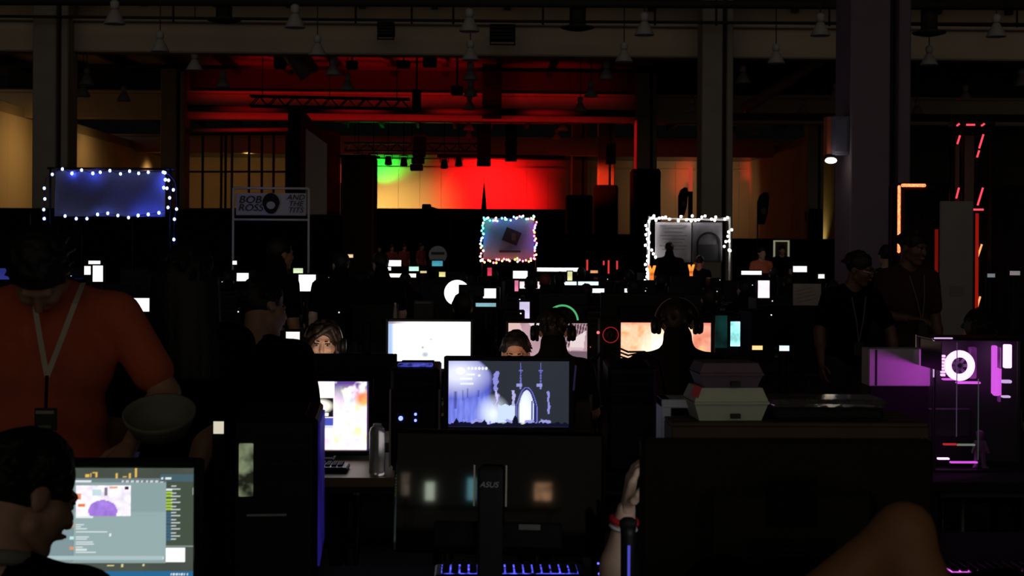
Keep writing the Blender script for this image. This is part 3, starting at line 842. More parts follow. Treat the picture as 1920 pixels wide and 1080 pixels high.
def string_lights(label, wire_pts, bulb_pts, mats, r, wire_m):
    o = Vector(wire_pts[0]); t = thing('string_lights', label, 'string lights', o)
    MB().tube([Vector(p) - o for p in wire_pts], r * .28, 5).build('wire', wire_m, t)
    meshes = {}
    for i, p in enumerate(bulb_pts):
        m = mats[i % len(mats)]
        if m.name not in meshes:
            me = MB().ball((0, 0, 0), (r, r, r * 1.15), 8, 6).mesh('bulb'); me.materials.append(m); meshes[m.name] = me
        b = bpy.data.objects.new('bulb', meshes[m.name]); COL.objects.link(b); b.parent = t; b.location = Vector(p) - o
    return t
def cloth_sheet(name, w, h, m, parent, loc, wav=.015, nx=24, ny=12, sag=0.0):
    vs = []; fs = []
    for th in (0, .006):
        for j in range(ny + 1):
            for i in range(nx + 1):
                u, v = i / nx, j / ny
                y = wav * (math.sin(u * 9 + v * 3) + .6 * math.sin(u * 17 - v * 5)) + th
                vs.append(((u - .5) * w, y, v * h - sag * math.sin(math.pi * u) * (v if v > .5 else 1 - v)))
    N = (nx + 1) * (ny + 1)
    for th in (0, 1):
        for j in range(ny):
            for i in range(nx):
                a = th * N + j * (nx + 1) + i; q = (a, a + 1, a + nx + 2, a + nx + 1); fs.append(q if th == 0 else q[::-1])
    for j in range(ny):
        for i in (0, nx):
            a = j * (nx + 1) + i; fs.append((a, a + nx + 1, a + nx + 1 + N, a + N))
    for i in range(nx):
        for j in (0, ny):
            a = j * (nx + 1) + i; fs.append((a, a + 1, a + 1 + N, a + N))
    o = MB().add(vs, fs).build(name, m, parent, True); o.location = loc
    return o

# ================================================================== PEOPLE
SKIN = mat('skin_light', (0.55, 0.33, 0.23), 0.5, var=0.08, scale=40)
SKIN2 = mat('skin_tan', (0.42, 0.24, 0.15), 0.5, var=0.08, scale=40)
HAIRD = mat('dark_hair', (0.010, 0.008, 0.006), 0.55, scale=120, bump=.3)
HAIRB = mat('brown_hair', (0.014, 0.008, 0.005), 0.5, scale=120, bump=.3)
SHOE = mat('shoe_black', (0.01, 0.01, 0.01), 0.5)
JEANS = mat('dark_jeans', (0.015, 0.018, 0.03), 0.9, scale=80)
EYEW = mat('eye_white', (0.34, 0.31, 0.29), 0.2, var=.02)
EYED = mat('eye_iris', (0.02, 0.012, 0.008), 0.1)
LIP = mat('lip_rose', (0.42, 0.14, 0.12), 0.4)
def hand_prims(wr, fwd, up, side, curl=.45):
    """wr wrist point, fwd pointing to the fingers, up = back of the hand, side = towards the thumb"""
    fwd, up, side = fwd.normalized(), up.normalized(), side.normalized(); pr = []
    for k in (-1, -.33, .33, 1):
        pr.append(_cone(wr + side * .012 * k, wr + fwd * .085 + side * .029 * k, .016, .0125))
    ln = {1: .070, .33: .080, -.33: .074, -1: .056}
    for k, L_ in ln.items():
        b = wr + fwd * .088 + side * .029 * k; d = fwd + side * .10 * k
        p = b
        for j, f in enumerate((.45, .32, .23)):
            a = curl * (j + .6); q = p + (d * math.cos(a) - up * math.sin(a)).normalized() * L_ * f
            pr.append(_cone(p, q, .0092 - .0008 * j, .0086 - .0008 * j)); p = q
    b = wr + fwd * .025 + side * .026; p = b
    for j, (f, sgn) in enumerate(((.038, .9), (.030, .55), (.024, .35))):
        q = p + (fwd * (.55 + .2 * j) + side * sgn - up * curl * .5).normalized() * f
        pr.append(_cone(p, q, .0125 - .001 * j, .0115 - .001 * j)); p = q
    return pr
def person(label, x, y, rz, S=1.0, sit=False, lean=0.0, head=(0, 0, 0), arms=None, hair='short', skin=SKIN, hairm=HAIRD,
           shirt=CLOTHBLACK, pants=JEANS, sleeve='short', hi=1, hands=True, z0=0.0, wide=1.0, group=None, face=True, side_lean=0.0, collar=None, twist=0.0, hood=False):
    """local frame: looks to -y, feet at z0; lean bends the trunk forward (degrees); head = (yaw, nod, tilt) degrees"""
    res = (.026, .018, .013)[hi]; hres = (.013, .0085, .0055)[hi]
    V3 = lambda a, b, c: Vector((a, b, c)) * S
    hz = .93 if not sit else .56
    hip = V3(0, 0 if not sit else .02, hz)
    Rl = Matrix.Rotation(R(side_lean), 3, 'Y') @ Matrix.Rotation(R(lean), 3, 'X') @ Matrix.Rotation(R(twist), 3, 'Z')
    U = lambda a, b, c: hip + Rl @ (Vector((a * wide, b, c)) * S)        # upper body, offset from the hip
    body = []; sh = []; pa = []
    E = lambda c, r: _ell(c, Vector(r) * S, Rl)
    C = lambda a, b, ra, rb: _cone(a, b, ra * S, rb * S)
    tor = [(U(0, 0, .0), (.165 * wide, .115, .13)), (U(0, -.005, .15), (.143 * wide, .10, .15)), (U(0, -.005, .34), (.165 * wide, .118, .175))]
    for c_, r_ in tor: body.append(E(c_, r_))
    for c_, r_ in tor: sh.append(E(c_, [k + .016 for k in r_]))
    body.append(C(U(-.145, .01, .475), U(.145, .01, .475), .055, .055)); sh.append(C(U(-.15, .01, .472), U(.15, .01, .472), .070, .070))
    nb = U(0, .012, .535)
    for s in (-1, 1):
        body.append(C(U(s * .13, .015, .485), U(s * .03, .015, .55), .05, .045)); sh.append(C(U(s * .14, .015, .485), U(s * .05, .018, .535), .060, .052))
    hc = U(0, -.028, .705)
    Rh = Rl.to_4x4().to_3x3() @ Matrix.Rotation(R(head[0]), 3, 'Z') @ Matrix.Rotation(R(head[1] - lean * .75), 3, 'X') @ Matrix.Rotation(R(head[2]), 3, 'Y')
    hc = nb + Rl @ V3(0, -.005, .045) + Rh @ V3(0, -.03, .125)
    Hp = lambda a, b, c: hc + Rh @ V3(a, b, c)
    HE = lambda c, r: _ell(Hp(*c), Vector(r) * S, Rh)
    body.append(C(nb, Hp(0, .025, -.07), .060, .052))
    if hood: sh.append(C(nb + Rl @ V3(0, .02, -.02), Hp(0, .035, -.07), .085, .078))
    hd = [HE((0, .012, .035), (.076, .096, .088)), HE((0, -.028, -.025), (.064, .068, .088)),
          C(Hp(0, -.05, -.09), Hp(0, -.062, -.098), .028, .024), C(Hp(0, .03, -.05), nb, .052, .058)]
    for s in (-1, 1):
        hd.append(C(Hp(s * .048, .0, -.06), Hp(s * .018, -.06, -.100), .020, .018))
        hd.append(HE((s * .077, .016, -.006), (.009, .020, .029)))
        hd.append(C(Hp(s * .036, -.074, -.022), Hp(s * .048, -.04, -.02), .022, .024))
    hd += [C(Hp(0, -.092, .014), Hp(0, -.110, -.028), .008, .013), C(Hp(-.034, -.083, .026), Hp(.034, -.083, .026), .011, .011),
           C(Hp(-.018, -.090, -.060), Hp(.018, -.090, -.060), .007, .007)]
    cuts = [_ell(Hp(s * .031, -.112, .006), Vector((.018, .018, .0095)) * S, Rh) for s in (-1, 1)]
    # arms
    arms = arms or {}
    hp = []; wrists = {}
    for s, key in ((-1, 'R'), (1, 'L')):
        so_ = U(s * .185, .01, .475)
        if key in arms: el, wr_ = (so_ + Vector(v) * S if i == 0 else so_ + Vector(v) * S for i, v in enumerate(arms[key]))
        elif sit: el = so_ + V3(s * .06, -.06, -.26); wr_ = el + V3(-s * .08, -.23, .03)
        else: el = so_ + V3(s * .05, .01, -.29); wr_ = el + V3(s * .0, -.07, -.24)
        body += [C(so_, el, .052, .041), C(el, el.lerp(wr_, .35), .041, .042), C(el.lerp(wr_, .35), wr_, .042, .027)]
        fw = (wr_ - el).normalized()
        up = Vector((0, 0, 1)) - fw * fw.z
        if up.length < .25: up = Vector((s, 0, 0)) - fw * (s * fw.x)
        up.normalize(); sd = fw.cross(up) * (1 if s < 0 else -1); sd = -sd if sd.x * s > 0 else sd
        hp.append([(p[0], wr_ + (p[1] - wr_) * S, wr_ + (p[2] - wr_) * S, p[3] * S, p[4] * S) for p in hand_prims(wr_, fw, up, sd)])
        wrists[key] = (wr_, fw, up, sd, el)
        if sleeve == 'short': sh.append(C(so_, so_.lerp(el, .72), .070, .066))
        elif sleeve == 'cap': sh.append(C(so_, so_.lerp(el, .28), .072, .062))
        elif sleeve == 'long': sh += [C(so_, el, .068, .055), C(el, el.lerp(wr_, .94), .055, .040)]
    # legs
    for s in (-1, 1):
        h_ = hip + V3(s * .092 * wide, 0, -.03)
        if sit: kn = hip + V3(s * .13, -.43, -.03); an = Vector((kn.x, kn.y + .03 * S, .085 * S))
        else: kn = h_ + V3(s * .01, -.012, -.41); an = Vector((kn.x, kn.y + .02 * S, .085 * S))
        body += [C(h_, kn, .085 * (wide * .5 + .5), .056), C(kn, an, .055, .038), C(an + V3(0, .03, -.04), an + V3(s * .02, -.13, -.055), .036, .028)]
        pa += [C(h_, kn, .098 * (wide * .5 + .5), .070), C(kn, an + V3(0, 0, .03), .068, .055)]
    pa.append(E(U(0, 0, -.02), (.178 * wide, .128, .125)))
    parts = [field_mesh(body, res, .03 * S), field_mesh(hd, hres, .012 * S, cuts, .008)]
    if hands:
        for h_ in hp: parts.append(field_mesh(h_, .009 if hi == 0 else .0062 if hi == 1 else .0048, .006))
    o = nobj('person', parts, skin); o.location = (x, y, z0); o.rotation_euler = (0, 0, rz)
    tag(o, label, 'person', group)
    nobj('shirt', [field_mesh(sh, res, .035 * S)], shirt, o)
    nobj('trousers', [field_mesh(pa, res * 1.2, .03 * S)], pants, o)
    for s in (-1, 1):
        if sit: an = Vector((s * .13 * S, hip.y - .40 * S, .085 * S))
        else: an = Vector((s * (.092 * wide + .01) * S, .008 * S, .085 * S))
        nobj('shoe', [field_mesh([C(an + V3(0, .035, -.035), an + V3(s * .02, -.15, -.05), .046, .036), C(an + V3(0, .03, .02), an + V3(0, .03, -.03), .05, .05)], .016, .02)], SHOE, o)
    # hair
    if hair:
        sc = {'short': (.083, .103, .094), 'crop': (.080, .100, .092), 'long': (.092, .110, .100), 'bob': (.092, .110, .100), 'cap': (.090, .112, .098)}[hair]
        hr = [HE((0, .018, .044), sc)]
        cut = [HE((0, -.105, -.045 if hair != 'crop' else -.018), (.082, .072, .095))]
        if hair in ('short', 'crop', 'cap'): cut.append(('h', Hp(0, .06, -.085 if hair == 'short' else -.05), -(Rh @ Vector((0, .55, 1)).normalized())))
        if hair in ('short', 'crop'): cut += [HE((s * .092, -.02, -.05), (.03, .07, .07)) for s in (-1, 1)]
        if hair == 'long':
            for a in range(-3, 4):
                q = Hp(.085 * math.sin(a * .42), .03 + .065 * math.cos(a * .42), 0)
                hr.append(C(q, q + V3(.02 * a / 3, .05, -.34), .042, .035))
        if hair == 'bob':
            for s in (-1, 1):
                hr.append(C(Hp(s * .080, .0, .03), Hp(s * .084, -.015, -.12), .022, .020))
            hr.append(C(Hp(0, .08, 0), Hp(0, .08, -.14), .06, .05))
            cut = [HE((.004, -.108, -.030), (.074, .074, .098))]
        rg = random.Random(int(abs(x * 1000 + y * 100)) + 5)
        for _ in range((14, 60, 110)[hi]):
            th = rg.uniform(0, 2 * math.pi); ph = rg.uniform(-.25, 1.45)
            q = (sc[0] * math.cos(ph) * math.cos(th), .018 + sc[1] * math.cos(ph) * math.sin(th), .044 + sc[2] * math.sin(ph))
            if q[1] < -.055 and q[2] < .085: continue
            dn = (q[0] * .35, .35 * (q[1] + .04) + .004, -.012 - .012 * rg.random())
            L_ = .7 + .9 * rg.random()
            hr.append(C(Hp(q[0] * .94, q[1] * .94, q[2] * .97), Hp(q[0] + dn[0] * L_ * .5, q[1] + dn[1] * L_ * .5, q[2] + dn[2] * L_), .014, .006))
        hm_ = [field_mesh(hr, hres * 1.05, .010, cut, .010)]
        if hair == 'bob':
            bang = [C(Hp(.040 - .006 * i, -.066 - .003 * i, .108 - .004 * i), Hp(-.030 - .007 * i, -.086 + .006 * i, .058 - .006 * i), .014, .010) for i in range(6)] + [C(Hp(-.030 - .007 * i, -.086 + .006 * i, .058 - .006 * i), Hp(-.078, -.045 + .004 * i, .012 - .012 * i), .010, .008) for i in range(6)]
            bang += [C(Hp(.046, -.066, .104), Hp(.078, -.045, .03), .013, .010)]
            hm_.append(field_mesh(bang, hres, .008))
        nobj('hair', hm_, hairm, o)
    if face:
        for s in (-1, 1):
            q = Hp(s * .031, -.083, .006)
            q = Hp(s * .031, -.0805, .005); e = MB().ball(q, .0112 * S, 12, 8).build('eye', EYEW, o, True)
            MB().ball(q + Rh @ V3(0, -.0062, 0), .0068 * S, 10, 6).build('iris', EYED, e, True)
            MB().tube([Hp(s * (.016 + .008 * i), -.099 + .0022 * i * i, .026 + .0035 * i - .0012 * i * i) for i in range(5)], .0040 * S, 5).build('eyebrow', hairm, o, True)
            MB().tube([Hp(s * (.017 + .007 * i), -.0965 + .001 * i * i, .012 + .0036 * i - .0009 * i * i) for i in range(5)], .0030 * S, 5).build('eyelash', HAIRD, o, True)
        MB().ball(Hp(0, -.0955, -.060), Vector((.022, .006, .008)) * S).build('lips', LIP, o, True)
    if collar:
        MB().tube([nb + Rl @ V3(.072 * math.cos(a), .072 * math.sin(a) * .95, .028 + .012 * math.sin(a)) for a in np.linspace(0, 2 * math.pi, 20, endpoint=False)], .017 * S, 8, closed=True).build('collar', collar, o, True)
    W = Matrix.Translation((x, y, z0)) @ Matrix.Rotation(rz, 4, 'Z')
    HM = W @ Matrix.Translation(hc) @ Rh.to_4x4() @ Matrix.Scale(S, 4)
    return dict(o=o, HM=HM, W=W, wr={k: (W @ v[0], W.to_3x3() @ v[1], W.to_3x3() @ v[2], W.to_3x3() @ v[3], W @ v[4]) for k, v in wrists.items()}, U=lambda a, b, c: W @ U(a, b, c), nb=W @ nb)
def headset(label, HM, m=BLACK, trim=None, mic=False, big=1.0):
    t = bpy.data.objects.new('headset', None); COL.objects.link(t); t.empty_display_size = .05; t.matrix_world = HM
    tag(t, label, 'headset')
    arc = [(.100 * big * math.cos(a), .018, .01 + .125 * math.sin(a)) for a in np.linspace(0, math.pi, 22)]
    m_ = MB()
    for q in (-.012, -.004, .004, .012): m_.tube([(p[0], p[1] + q, p[2]) for p in arc], .0062, 6)
    m_.build('headband', m, t, True)
    if trim: MB().tube([(p[0] * 1.06, p[1] - .004, p[2] * 1.05 + .002) for p in arc], .003, 6).build('band_trim', trim, t, True)
    for s in (-1, 1):
        MB().lathe([(.02, 0), (.044, .004), (.048, .018), (.040, .032), (.015, .036)], 18, Matrix.Translation((s * .092 * big, .014, -.008)) @ Matrix.Rotation(s * R(90), 4, 'Y')).build('ear_cup', m, t, True)
        MB().lathe([(.046, -.014), (.050, -.006), (.047, .004), (.03, .004)], 18, Matrix.Translation((s * .090 * big, .014, -.008)) @ Matrix.Rotation(s * R(90), 4, 'Y')).build('ear_cushion', MATTE, t, True)
    if mic: MB().tube([(.115, .0, -.03), (.10, -.06, -.06), (.06, -.105, -.07)], .004, 6).build('microphone', m, t, True)
    return t
# ================================================================== SIGNS WITH LIGHTS
def upright_pair(t, o, xs, z1, y=0.03, r=.02, m=DARKMETAL):
    for x in xs: MB().cyl((x, y, -o.z), (x, y, z1), r, n=8).build('post', m, t, True)
# blue lit sign
d = 26.0
BLUE = em('blue_bulb', (.12, .18, 1.0), 15)
BWHITE = em('blue_white_bulb', (.26, .34, 1.0), 6)
BLUEX = em('deep_blue_bulb', (.05, .09, 1.0), 60)
o = P(206, 406, d); t = thing('banner_sign', 'plain grey banner stretched between posts inside blue string lights', 'banner', o)
cloth_sheet('banner', sz(206, d), sz(87, d), mat('grey_banner', (.20, .19, .19), .9), t, (0, 0, 0), .03)
upright_pair(t, o, (-sz(112, d), sz(112, d)), sz(92, d))
MB().cyl((-sz(118, d), .04, sz(90, d)), (sz(118, d), .04, sz(90, d)), .02, n=8).build('crossbar', DARKMETAL, t)
def px3(L, d): return [P(x, y, d) for x, y in L]
bl = [(83, 410), (82, 393), (84, 373), (83, 353), (98, 327), (117, 317), (135, 325), (153, 319), (174, 325), (188, 323), (206, 320), (226, 326), (243, 321), (260, 325), (278, 323), (306, 323)]
w1 = [(83, 411), (82, 395), (84, 373), (83, 350), (87, 334), (100, 323), (117, 316), (135, 325), (153, 318), (173, 325), (189, 321), (206, 319), (226, 326), (243, 320), (260, 325), (279, 322), (308, 322)]
wm = mat('blue_wire', (.02, .03, .12), .5)
string_lights('blue string lights up the left post and along the top of the grey banner', px3(w1, d - .12), px3(bl, d - .12), [BLUEX if i in (6, 8) else BLUE if i == 0 else BWHITE for i in range(16)], .026, wm)
bl2 = [(122, 405), (143, 410), (163, 410), (183, 402), (202, 400), (221, 404), (241, 408), (259, 404), (278, 402), (298, 399)]
string_lights('blue string lights sagging along the bottom of the grey banner', px3([(115, 402)] + bl2 + [(308, 396)], d - .12), px3(bl2, d - .12), [BLUEX if i > 6 else BLUE if i in (3, 4) else BWHITE for i in range(10)], .026, wm)
bl3 = [(309, 324), (310, 337), (316, 338), (307, 352), (313, 353), (325, 356), (318, 371), (315, 389), (331, 392), (327, 411), (326, 449), (327, 465)]
string_lights('blue string lights tangled down the right post of the grey banner', px3([(306, 322), (318, 328), (328, 340), (331, 360), (331, 392), (327, 411), (326, 449), (327, 467)], d - .12), px3(bl3, d - .14), [BLUEX if i in (0, 1, 3) else BLUE if i > 9 else BWHITE for i in range(12)], .026, wm)
# framed white sign with lettering
d = 28.0; o = P(508, 412, d)
t = thing('framed_sign', 'white pipe framed sign with hand lettering around a bearded head', 'sign', o)
fw, fh = sz(141, d), sz(59, d)
for s in (-1, 1): MB().cyl((s * fw / 2, 0, -o.z), (s * fw / 2, 0, fh), .022, n=8).build('post', PVC, t, True)
for z in (0, fh): MB().cyl((-fw / 2, 0, z), (fw / 2, 0, z), .022, n=8).build('crossbar', PVC, t, True)
signw = mat('sign_white', (.62, .60, .62), .8, var=.06)
cloth_sheet('banner', sz(131, d), sz(42, d), signw, t, (0, .01, sz(8, d)), .004)
INK = mat('black_ink', (.012, .012, .012), .9)
lettering('BOB', .20, INK, t, (-sz(38, d), -.02, sz(37, d)), shear=.25, sx=1.15)
lettering('ROSS', .19, INK, t, (-sz(37, d), -.02, sz(22, d)), shear=.25, sx=1.1)
for i, s in enumerate(('AND', 'THE', 'TITS')): lettering(s, .145, INK, t, (sz(47, d), -.02, sz(42 - 12 * i, d)), shear=.3, sx=1.1)
MB().prism([(.17 * math.cos(a) * (1 if math.sin(a) > -.2 else .9), .20 * math.sin(a) if math.sin(a) > 0 else .21 * math.sin(a)) for a in np.linspace(0, 2 * math.pi, 24, endpoint=False)], -.022, -.014, Matrix.Translation((0, 0, sz(31, d)))).build('printed_hair', INK, t)
MB().prism([(.085 * math.cos(a), .075 * math.sin(a) - .03) for a in np.linspace(0, 2 * math.pi, 18, endpoint=False)], -.026, -.023, Matrix.Translation((0, 0, sz(30, d)))).build('printed_face', signw, t)
# sign with coloured lights
d = 30.0; o = P(954, 487, d)
t = thing('banner_sign', 'small banner with a dark tilted square emblem inside coloured string lights', 'banner', o)
W_, H_ = sz(96, d), sz(78, d)
cloth_sheet('banner', W_, H_, mat('pale_blue_banner', (.18, .22, .30), .9), t, (0, 0, 0), .02)
MB().box((0, -.035, 0), (sz(30, d), .012, sz(26, d)), Matrix.Translation((sz(5, d), 0, H_ * .56)) @ Matrix.Rotation(R(22), 4, 'Y')).build('emblem', mat('emblem_dark', (.03, .022, .02), .9), t)
MB().box((sz(9, d), -.045, H_ * .55), (sz(8, d), .006, sz(14, d))).build('emblem_window', mat('emblem_brown', (.11, .07, .05), .9), t)
MB().box((sz(2, d), -.035, H_ * .20), (sz(40, d), .008, sz(4, d))).build('caption_line', mat('caption_ink', (.03, .03, .05), .9), t)
upright_pair(t, o, (-W_ / 2 - .03, W_ / 2 + .03), H_ + .03)
CB = [em('bulb_pink', (1, .10, .16), 13), em('bulb_white', (1, .80, .62), 10), em('bulb_cyan', (.06, .85, .75), 13), em('bulb_violet', (.6, .08, 1), 13), em('bulb_orange', (1, .30, .06), 13), em('bulb_green', (.06, 1, .35), 9), em('bulb_blue', (.08, .2, 1), 20)]
edge = [(903, 488), (904, 470), (903, 450), (905, 430), (906, 410), (925, 411), (945, 412), (965, 409), (985, 408), (1002, 406), (1004, 425), (1003, 445), (1005, 465), (1004, 487), (985, 489), (965, 487), (945, 488), (925, 490), (903, 489)]
pts = bulbs_along(px3(edge, d - .1), 84)
rr = random.Random(3)
pts = [p + Vector((rr.uniform(-.035, .035), rr.uniform(-.04, .0), rr.uniform(-.035, .035))) for p in pts]
string_lights('multicoloured string lights round the small banner before the red wall', px3(edge, d - .08), pts, [CB[rr.choice((0, 0, 1, 4, 4, 0)) if (i % 84) > 55 or i < 6 else CB.index(CB[rr.choice((2, 5, 6, 2, 1)) if i < 22 else rr.choice((6, 3, 0, 1, 6, 2)) if i < 42 else rr.choice((0, 3, 6, 4))])] for i in range(84)], .019, mat('dark_wire', (.01, .02, .01), .6))
# sign with white lights
d = 27.0; o = P(1296, 492, d)
t = thing('banner_sign', 'white lettered sheet beside a dark arch print inside white string lights', 'banner', o)
H_ = sz(75, d)
cloth_sheet('text_sheet', sz(68, d), H_, mat('text_sheet_white', (.42, .40, .42), .9, var=.1, scale=30), t, (-sz(34, d), 0, 0), .01)
for k in range(8): MB().box((-sz(34, d), -.03, H_ * (.92 - .085 * k)), (sz(52 - 9 * (k % 3), d), .004, .016)).build('text_line', mat('text_grey', (.22, .21, .22), .9), t)
cloth_sheet('print_sheet', sz(56, d), H_, mat('print_grey', (.16, .155, .17), .9), t, (sz(30, d), 0, 0), .008)
ar = [(sz(23, d) * math.cos(a), sz(23, d) * math.sin(a)) for a in np.linspace(0, math.pi, 18)]
ai = [(x * .82, z * .82) for x, z in ar][::-1]
MB().prism([(sz(23, d), -H_ * .42)] + ar + [(-sz(23, d), -H_ * .42)] + [(-sz(19, d), -H_ * .42)] + ai + [(sz(19, d), -H_ * .42)], -.03, -.022, Matrix.Translation((sz(32, d), 0, H_ * .46))).build('arch_print', mat('arch_ink', (.012, .012, .014), .9), t)
MB().box((sz(32, d), -.02, H_ * .25), (sz(38, d), .006, H_ * .4)).build('arch_shade', mat('arch_grey', (.05, .05, .055), .9), t)
upright_pair(t, o, (-sz(80, d), sz(72, d)), sz(86, d), m=PVC, y=-.02)
MB().cyl((-sz(80, d), -.02, sz(82, d)), (sz(72, d), -.02, sz(80, d)), .018, n=8).build('crossbar', PVC, t, True)
WB = em('white_bulb', (1.0, .96, .95), 12)
b4 = [(1226, 405), (1230, 413), (1222, 409), (1236, 409), (1242, 408), (1248, 407), (1255, 411), (1277, 406), (1272, 414), (1287, 412), (1298, 405), (1296, 414), (1304, 413), (1310, 412), (1316, 407), (1322, 405), (1334, 411), (1342, 407), (1340, 413), (1359, 411), (1364, 408), (1217, 415), (1211, 423), (1213, 430), (1218, 437), (1211, 440), (1214, 448), (1217, 454), (1210, 460), (1216, 465), (1222, 469), (1225, 476), (1229, 482), (1214, 480), (1214, 489), (1210, 496), (1213, 505), (1214, 512), (1213, 519), (1209, 526), (1216, 528), (1221, 533)]
string_lights('white string lights along the top and down the left post of the lettered sheet', px3([(1364, 408), (1334, 410), (1296, 414), (1255, 411), (1226, 408), (1213, 418), (1213, 450), (1214, 490), (1213, 532)], d - .12), px3(b4, d - .13), [WB], .022, mat('white_wire', (.5, .5, .5), .5))
b5 = [(1372, 431), (1366, 435), (1365, 443), (1367, 452), (1361, 453), (1358, 462), (1367, 469), (1369, 470)]
string_lights('short cluster of white lights down the right post of the lettered sheet', px3([(1366, 411), (1367, 440), (1367, 472)], d - .12), px3(b5, d - .13), [WB], .022, mat('white_wire', (.5, .5, .5), .5))
# small round grey paddle sign
d = 24.3; o = P(821, 478, d)
t = thing('round_sign', 'round grey paddle sign on a pole among the far monitors', 'sign', o)
MB().cyl((0, -.01, 0), (0, .01, 0), sz(17, d), n=28).build('disc', mat('paddle_grey', (.42, .42, .42), .8), t)
MB().box((0, -.014, sz(3, d)), (sz(25, d), .004, sz(5, d))).build('caption_line', mat('paddle_ink', (.06, .06, .07), .9), t)
MB().cyl((0, .02, -o.z), (0, .02, 0), .015, n=8).build('pole', DARKMETAL, t)

# ================================================================== RED LIT BOOTH ON THE RIGHT
LEDR = em('led_strip_red', (1.0, .13, .045), 4.0, .4, 60)
NEON = em('neon_red', (1.0, .05, .08), 1.6)
NEONO = em('neon_orange', (1.0, .30, .10), 1.6)
d = 14.0
pa_, pb_ = P(1676, 460, 14.0), P(2150, 460, 14.6)
drape_wall('black curtain wall of the red lit booth', pa_, pb_, zat(352, 14.3), 3, m=mat('booth_drape', (.012, .006, .006), .95), amp=.045)
t = thing('booth_frame', 'booth door frame edged with glowing red light strips', 'frame', (P(1685, 460, 13.8).x, P(1685, 460, 13.8).y, 0))
zt = zat(343, 13.8)
MB().rbox((.03, .04, zt / 2), (.06, .06, zt), .01).build('post', MATTE, t)
MB().rbox((.8, .04, zt - .02), (1.6, .06, .06), .01).build('lintel', MATTE, t)
MB().rbox((0, -.005, (zt + zat(470, 13.8)) / 2), (.026, .03, zt - zat(470, 13.8)), .01).build('light_strip', LEDR, t)
MB().rbox((sz(27, 13.8), -.005, zt + .0), (sz(46, 13.8), .03, .03), .008).build('light_strip', LEDR, t)
# truss tower with neon bars
o = P(1820, 460, 13.4); zt = zat(232, 13.4); zb = zat(600, 13.4)
t = thing('truss_tower', 'slim lattice tower with slanting red neon bars behind the standing board', 'tower', (o.x, o.y, 0))
hw = sz(27, 13.4)
for sx in (-1, 1):
    for sy in (-1, 1): MB().cyl((sx * hw, sy * .14, 0), (sx * hw, sy * .14, zt), .024, n=8).build('chord', DARKMETAL, t, True)
MB().box((0, .18, zt * .6), (hw * 1.3, .02, zt * .75)).build('grey_infill', mat('infill_grey', (.14, .12, .12), .8), t)
MB().rbox((0, 0, zt + .02), (hw * 2.4, .36, .05), .01).build('top_plate', DARKMETAL, t)
def bar(x0, y0, x1, y1, m, r=.009):
    a, b = P(x0, y0, 13.2), P(x1, y1, 13.2); off = Vector((o.x, o.y, 0))
    MB().cyl(a - off, b - off, r, n=8).build('neon_bar', m, t, True)
for q in ((1795, 270, 1800, 254, NEON), (1836, 278, 1844, 252, NEON), (1793, 372, 1798, 352, NEON), (1833, 385, 1843, 352, NEON), (1824, 393, 1844, 393, NEON), (1831, 488, 1841, 458, NEONO), (1829, 587, 1838, 556, NEONO), (1812, 234, 1828, 234, NEON), (1832, 295, 1836, 282, NEON), (1794, 236, 1799, 232, NEON), (1840, 236, 1846, 232, NEON)): bar(*q)
# standing board in front with red glow behind it
o = P(1793, 460, 12.9); zt = zat(372, 12.9)
t = thing('standing_board', 'tall plain grey standing board in front of the neon lattice tower', 'board', (o.x, o.y, 0), R(2))
MB().rbox((0, 0, zt / 2 + .02), (sz(64, 12.9), .03, zt - .04), .01).build('board', mat('board_grey', (.30, .28, .28), .8, var=.15, scale=4), t)
MB().box((0, -.018, zt * .62), (sz(26, 12.9), .004, sz(18, 12.9))).build('faint_print', mat('board_print', (.24, .23, .23), .9), t)
MB().rbox((0, .0, .02), (sz(70, 12.9), .3, .04), .01).build('foot', MATTE, t)
for s, y0, y1, m, e in ((1, 400, 590, 'glow_tube', .30), (-1, 430, 620, 'glow_tube_dim', .16)):
    a, b = P(1793 + s * 38, y1, 13.2), P(1793 + s * 38, y0, 13.2)
    t = thing('light_tube', 'red light tube standing %s of the grey standing board' % ('right' if s > 0 else 'left'), 'light', (a.x, a.y, 0))
    MB().cyl((0, 0, a.z), (0, 0, b.z), .016, n=8).build('tube', em(m, (.9, .02, .01), e), t, True)
    MB().cyl((0, 0, .02), (0, 0, a.z), .02, n=8).build('stem', MATTE, t, True)
    MB().cyl((0, 0, 0), (0, 0, .02), .12, n=14).build('foot', MATTE, t)

# ================================================================== TABLES
tabletan = TABLETOP; TABLETOP = mat('black_tablecloth', (.008, .008, .008), .9, bump=.15, scale=50)
def Tb(label, px, d, L_=1.8, D_=.75, group=None):
    c = P(px, 460, d); return table(label, c.x, c.y, L_, D_, CAMYAW * 0, group)
Tb('dark folding table carrying the chat monitor and the glossy backed monitor', 480, 3.96, 2.4)
Tb('dark folding table under the big black monitor back', 1590, 3.17, 1.2, .62)
Tb('dark folding table under the wooden crate and purple keyboard', 1690, 4.52, 2.0, .78)
TABLETOP = tabletan
Tb('tan folding table with the bottle and the colourful screen', 545, 6.33, 1.82)
TABLETOP = MATS['black_tablecloth']
Tb('dark folding table under the tall black tower beside the boxes', 1300, 6.33, 1.8)
Tb('dark folding table under the purple lit computer', 2060, 6.33, 1.8)
Tb('dark folding table in front of the woman with the headset', 560, 7.10, 1.8)
Tb('dark folding table between the two seated headset wearers', 1245, 7.10, 1.8)
Tb('dark folding table behind the purple lit computer', 1960, 7.10, 1.8)
Tb('dark folding table under the bright white monitor', 680, 9.05, 2.4)
Tb('dark folding table under the pinkish and orange screens', 1400, 9.05, 2.4)
Tb('dark folding table behind the bright white monitor', 700, 9.83, 2.4)
Tb('dark folding table behind the orange screen', 1400, 9.83, 2.4)
Tb('small dark table at the right edge before the red lit booth', 1935, 12.1, 1.2, .60)
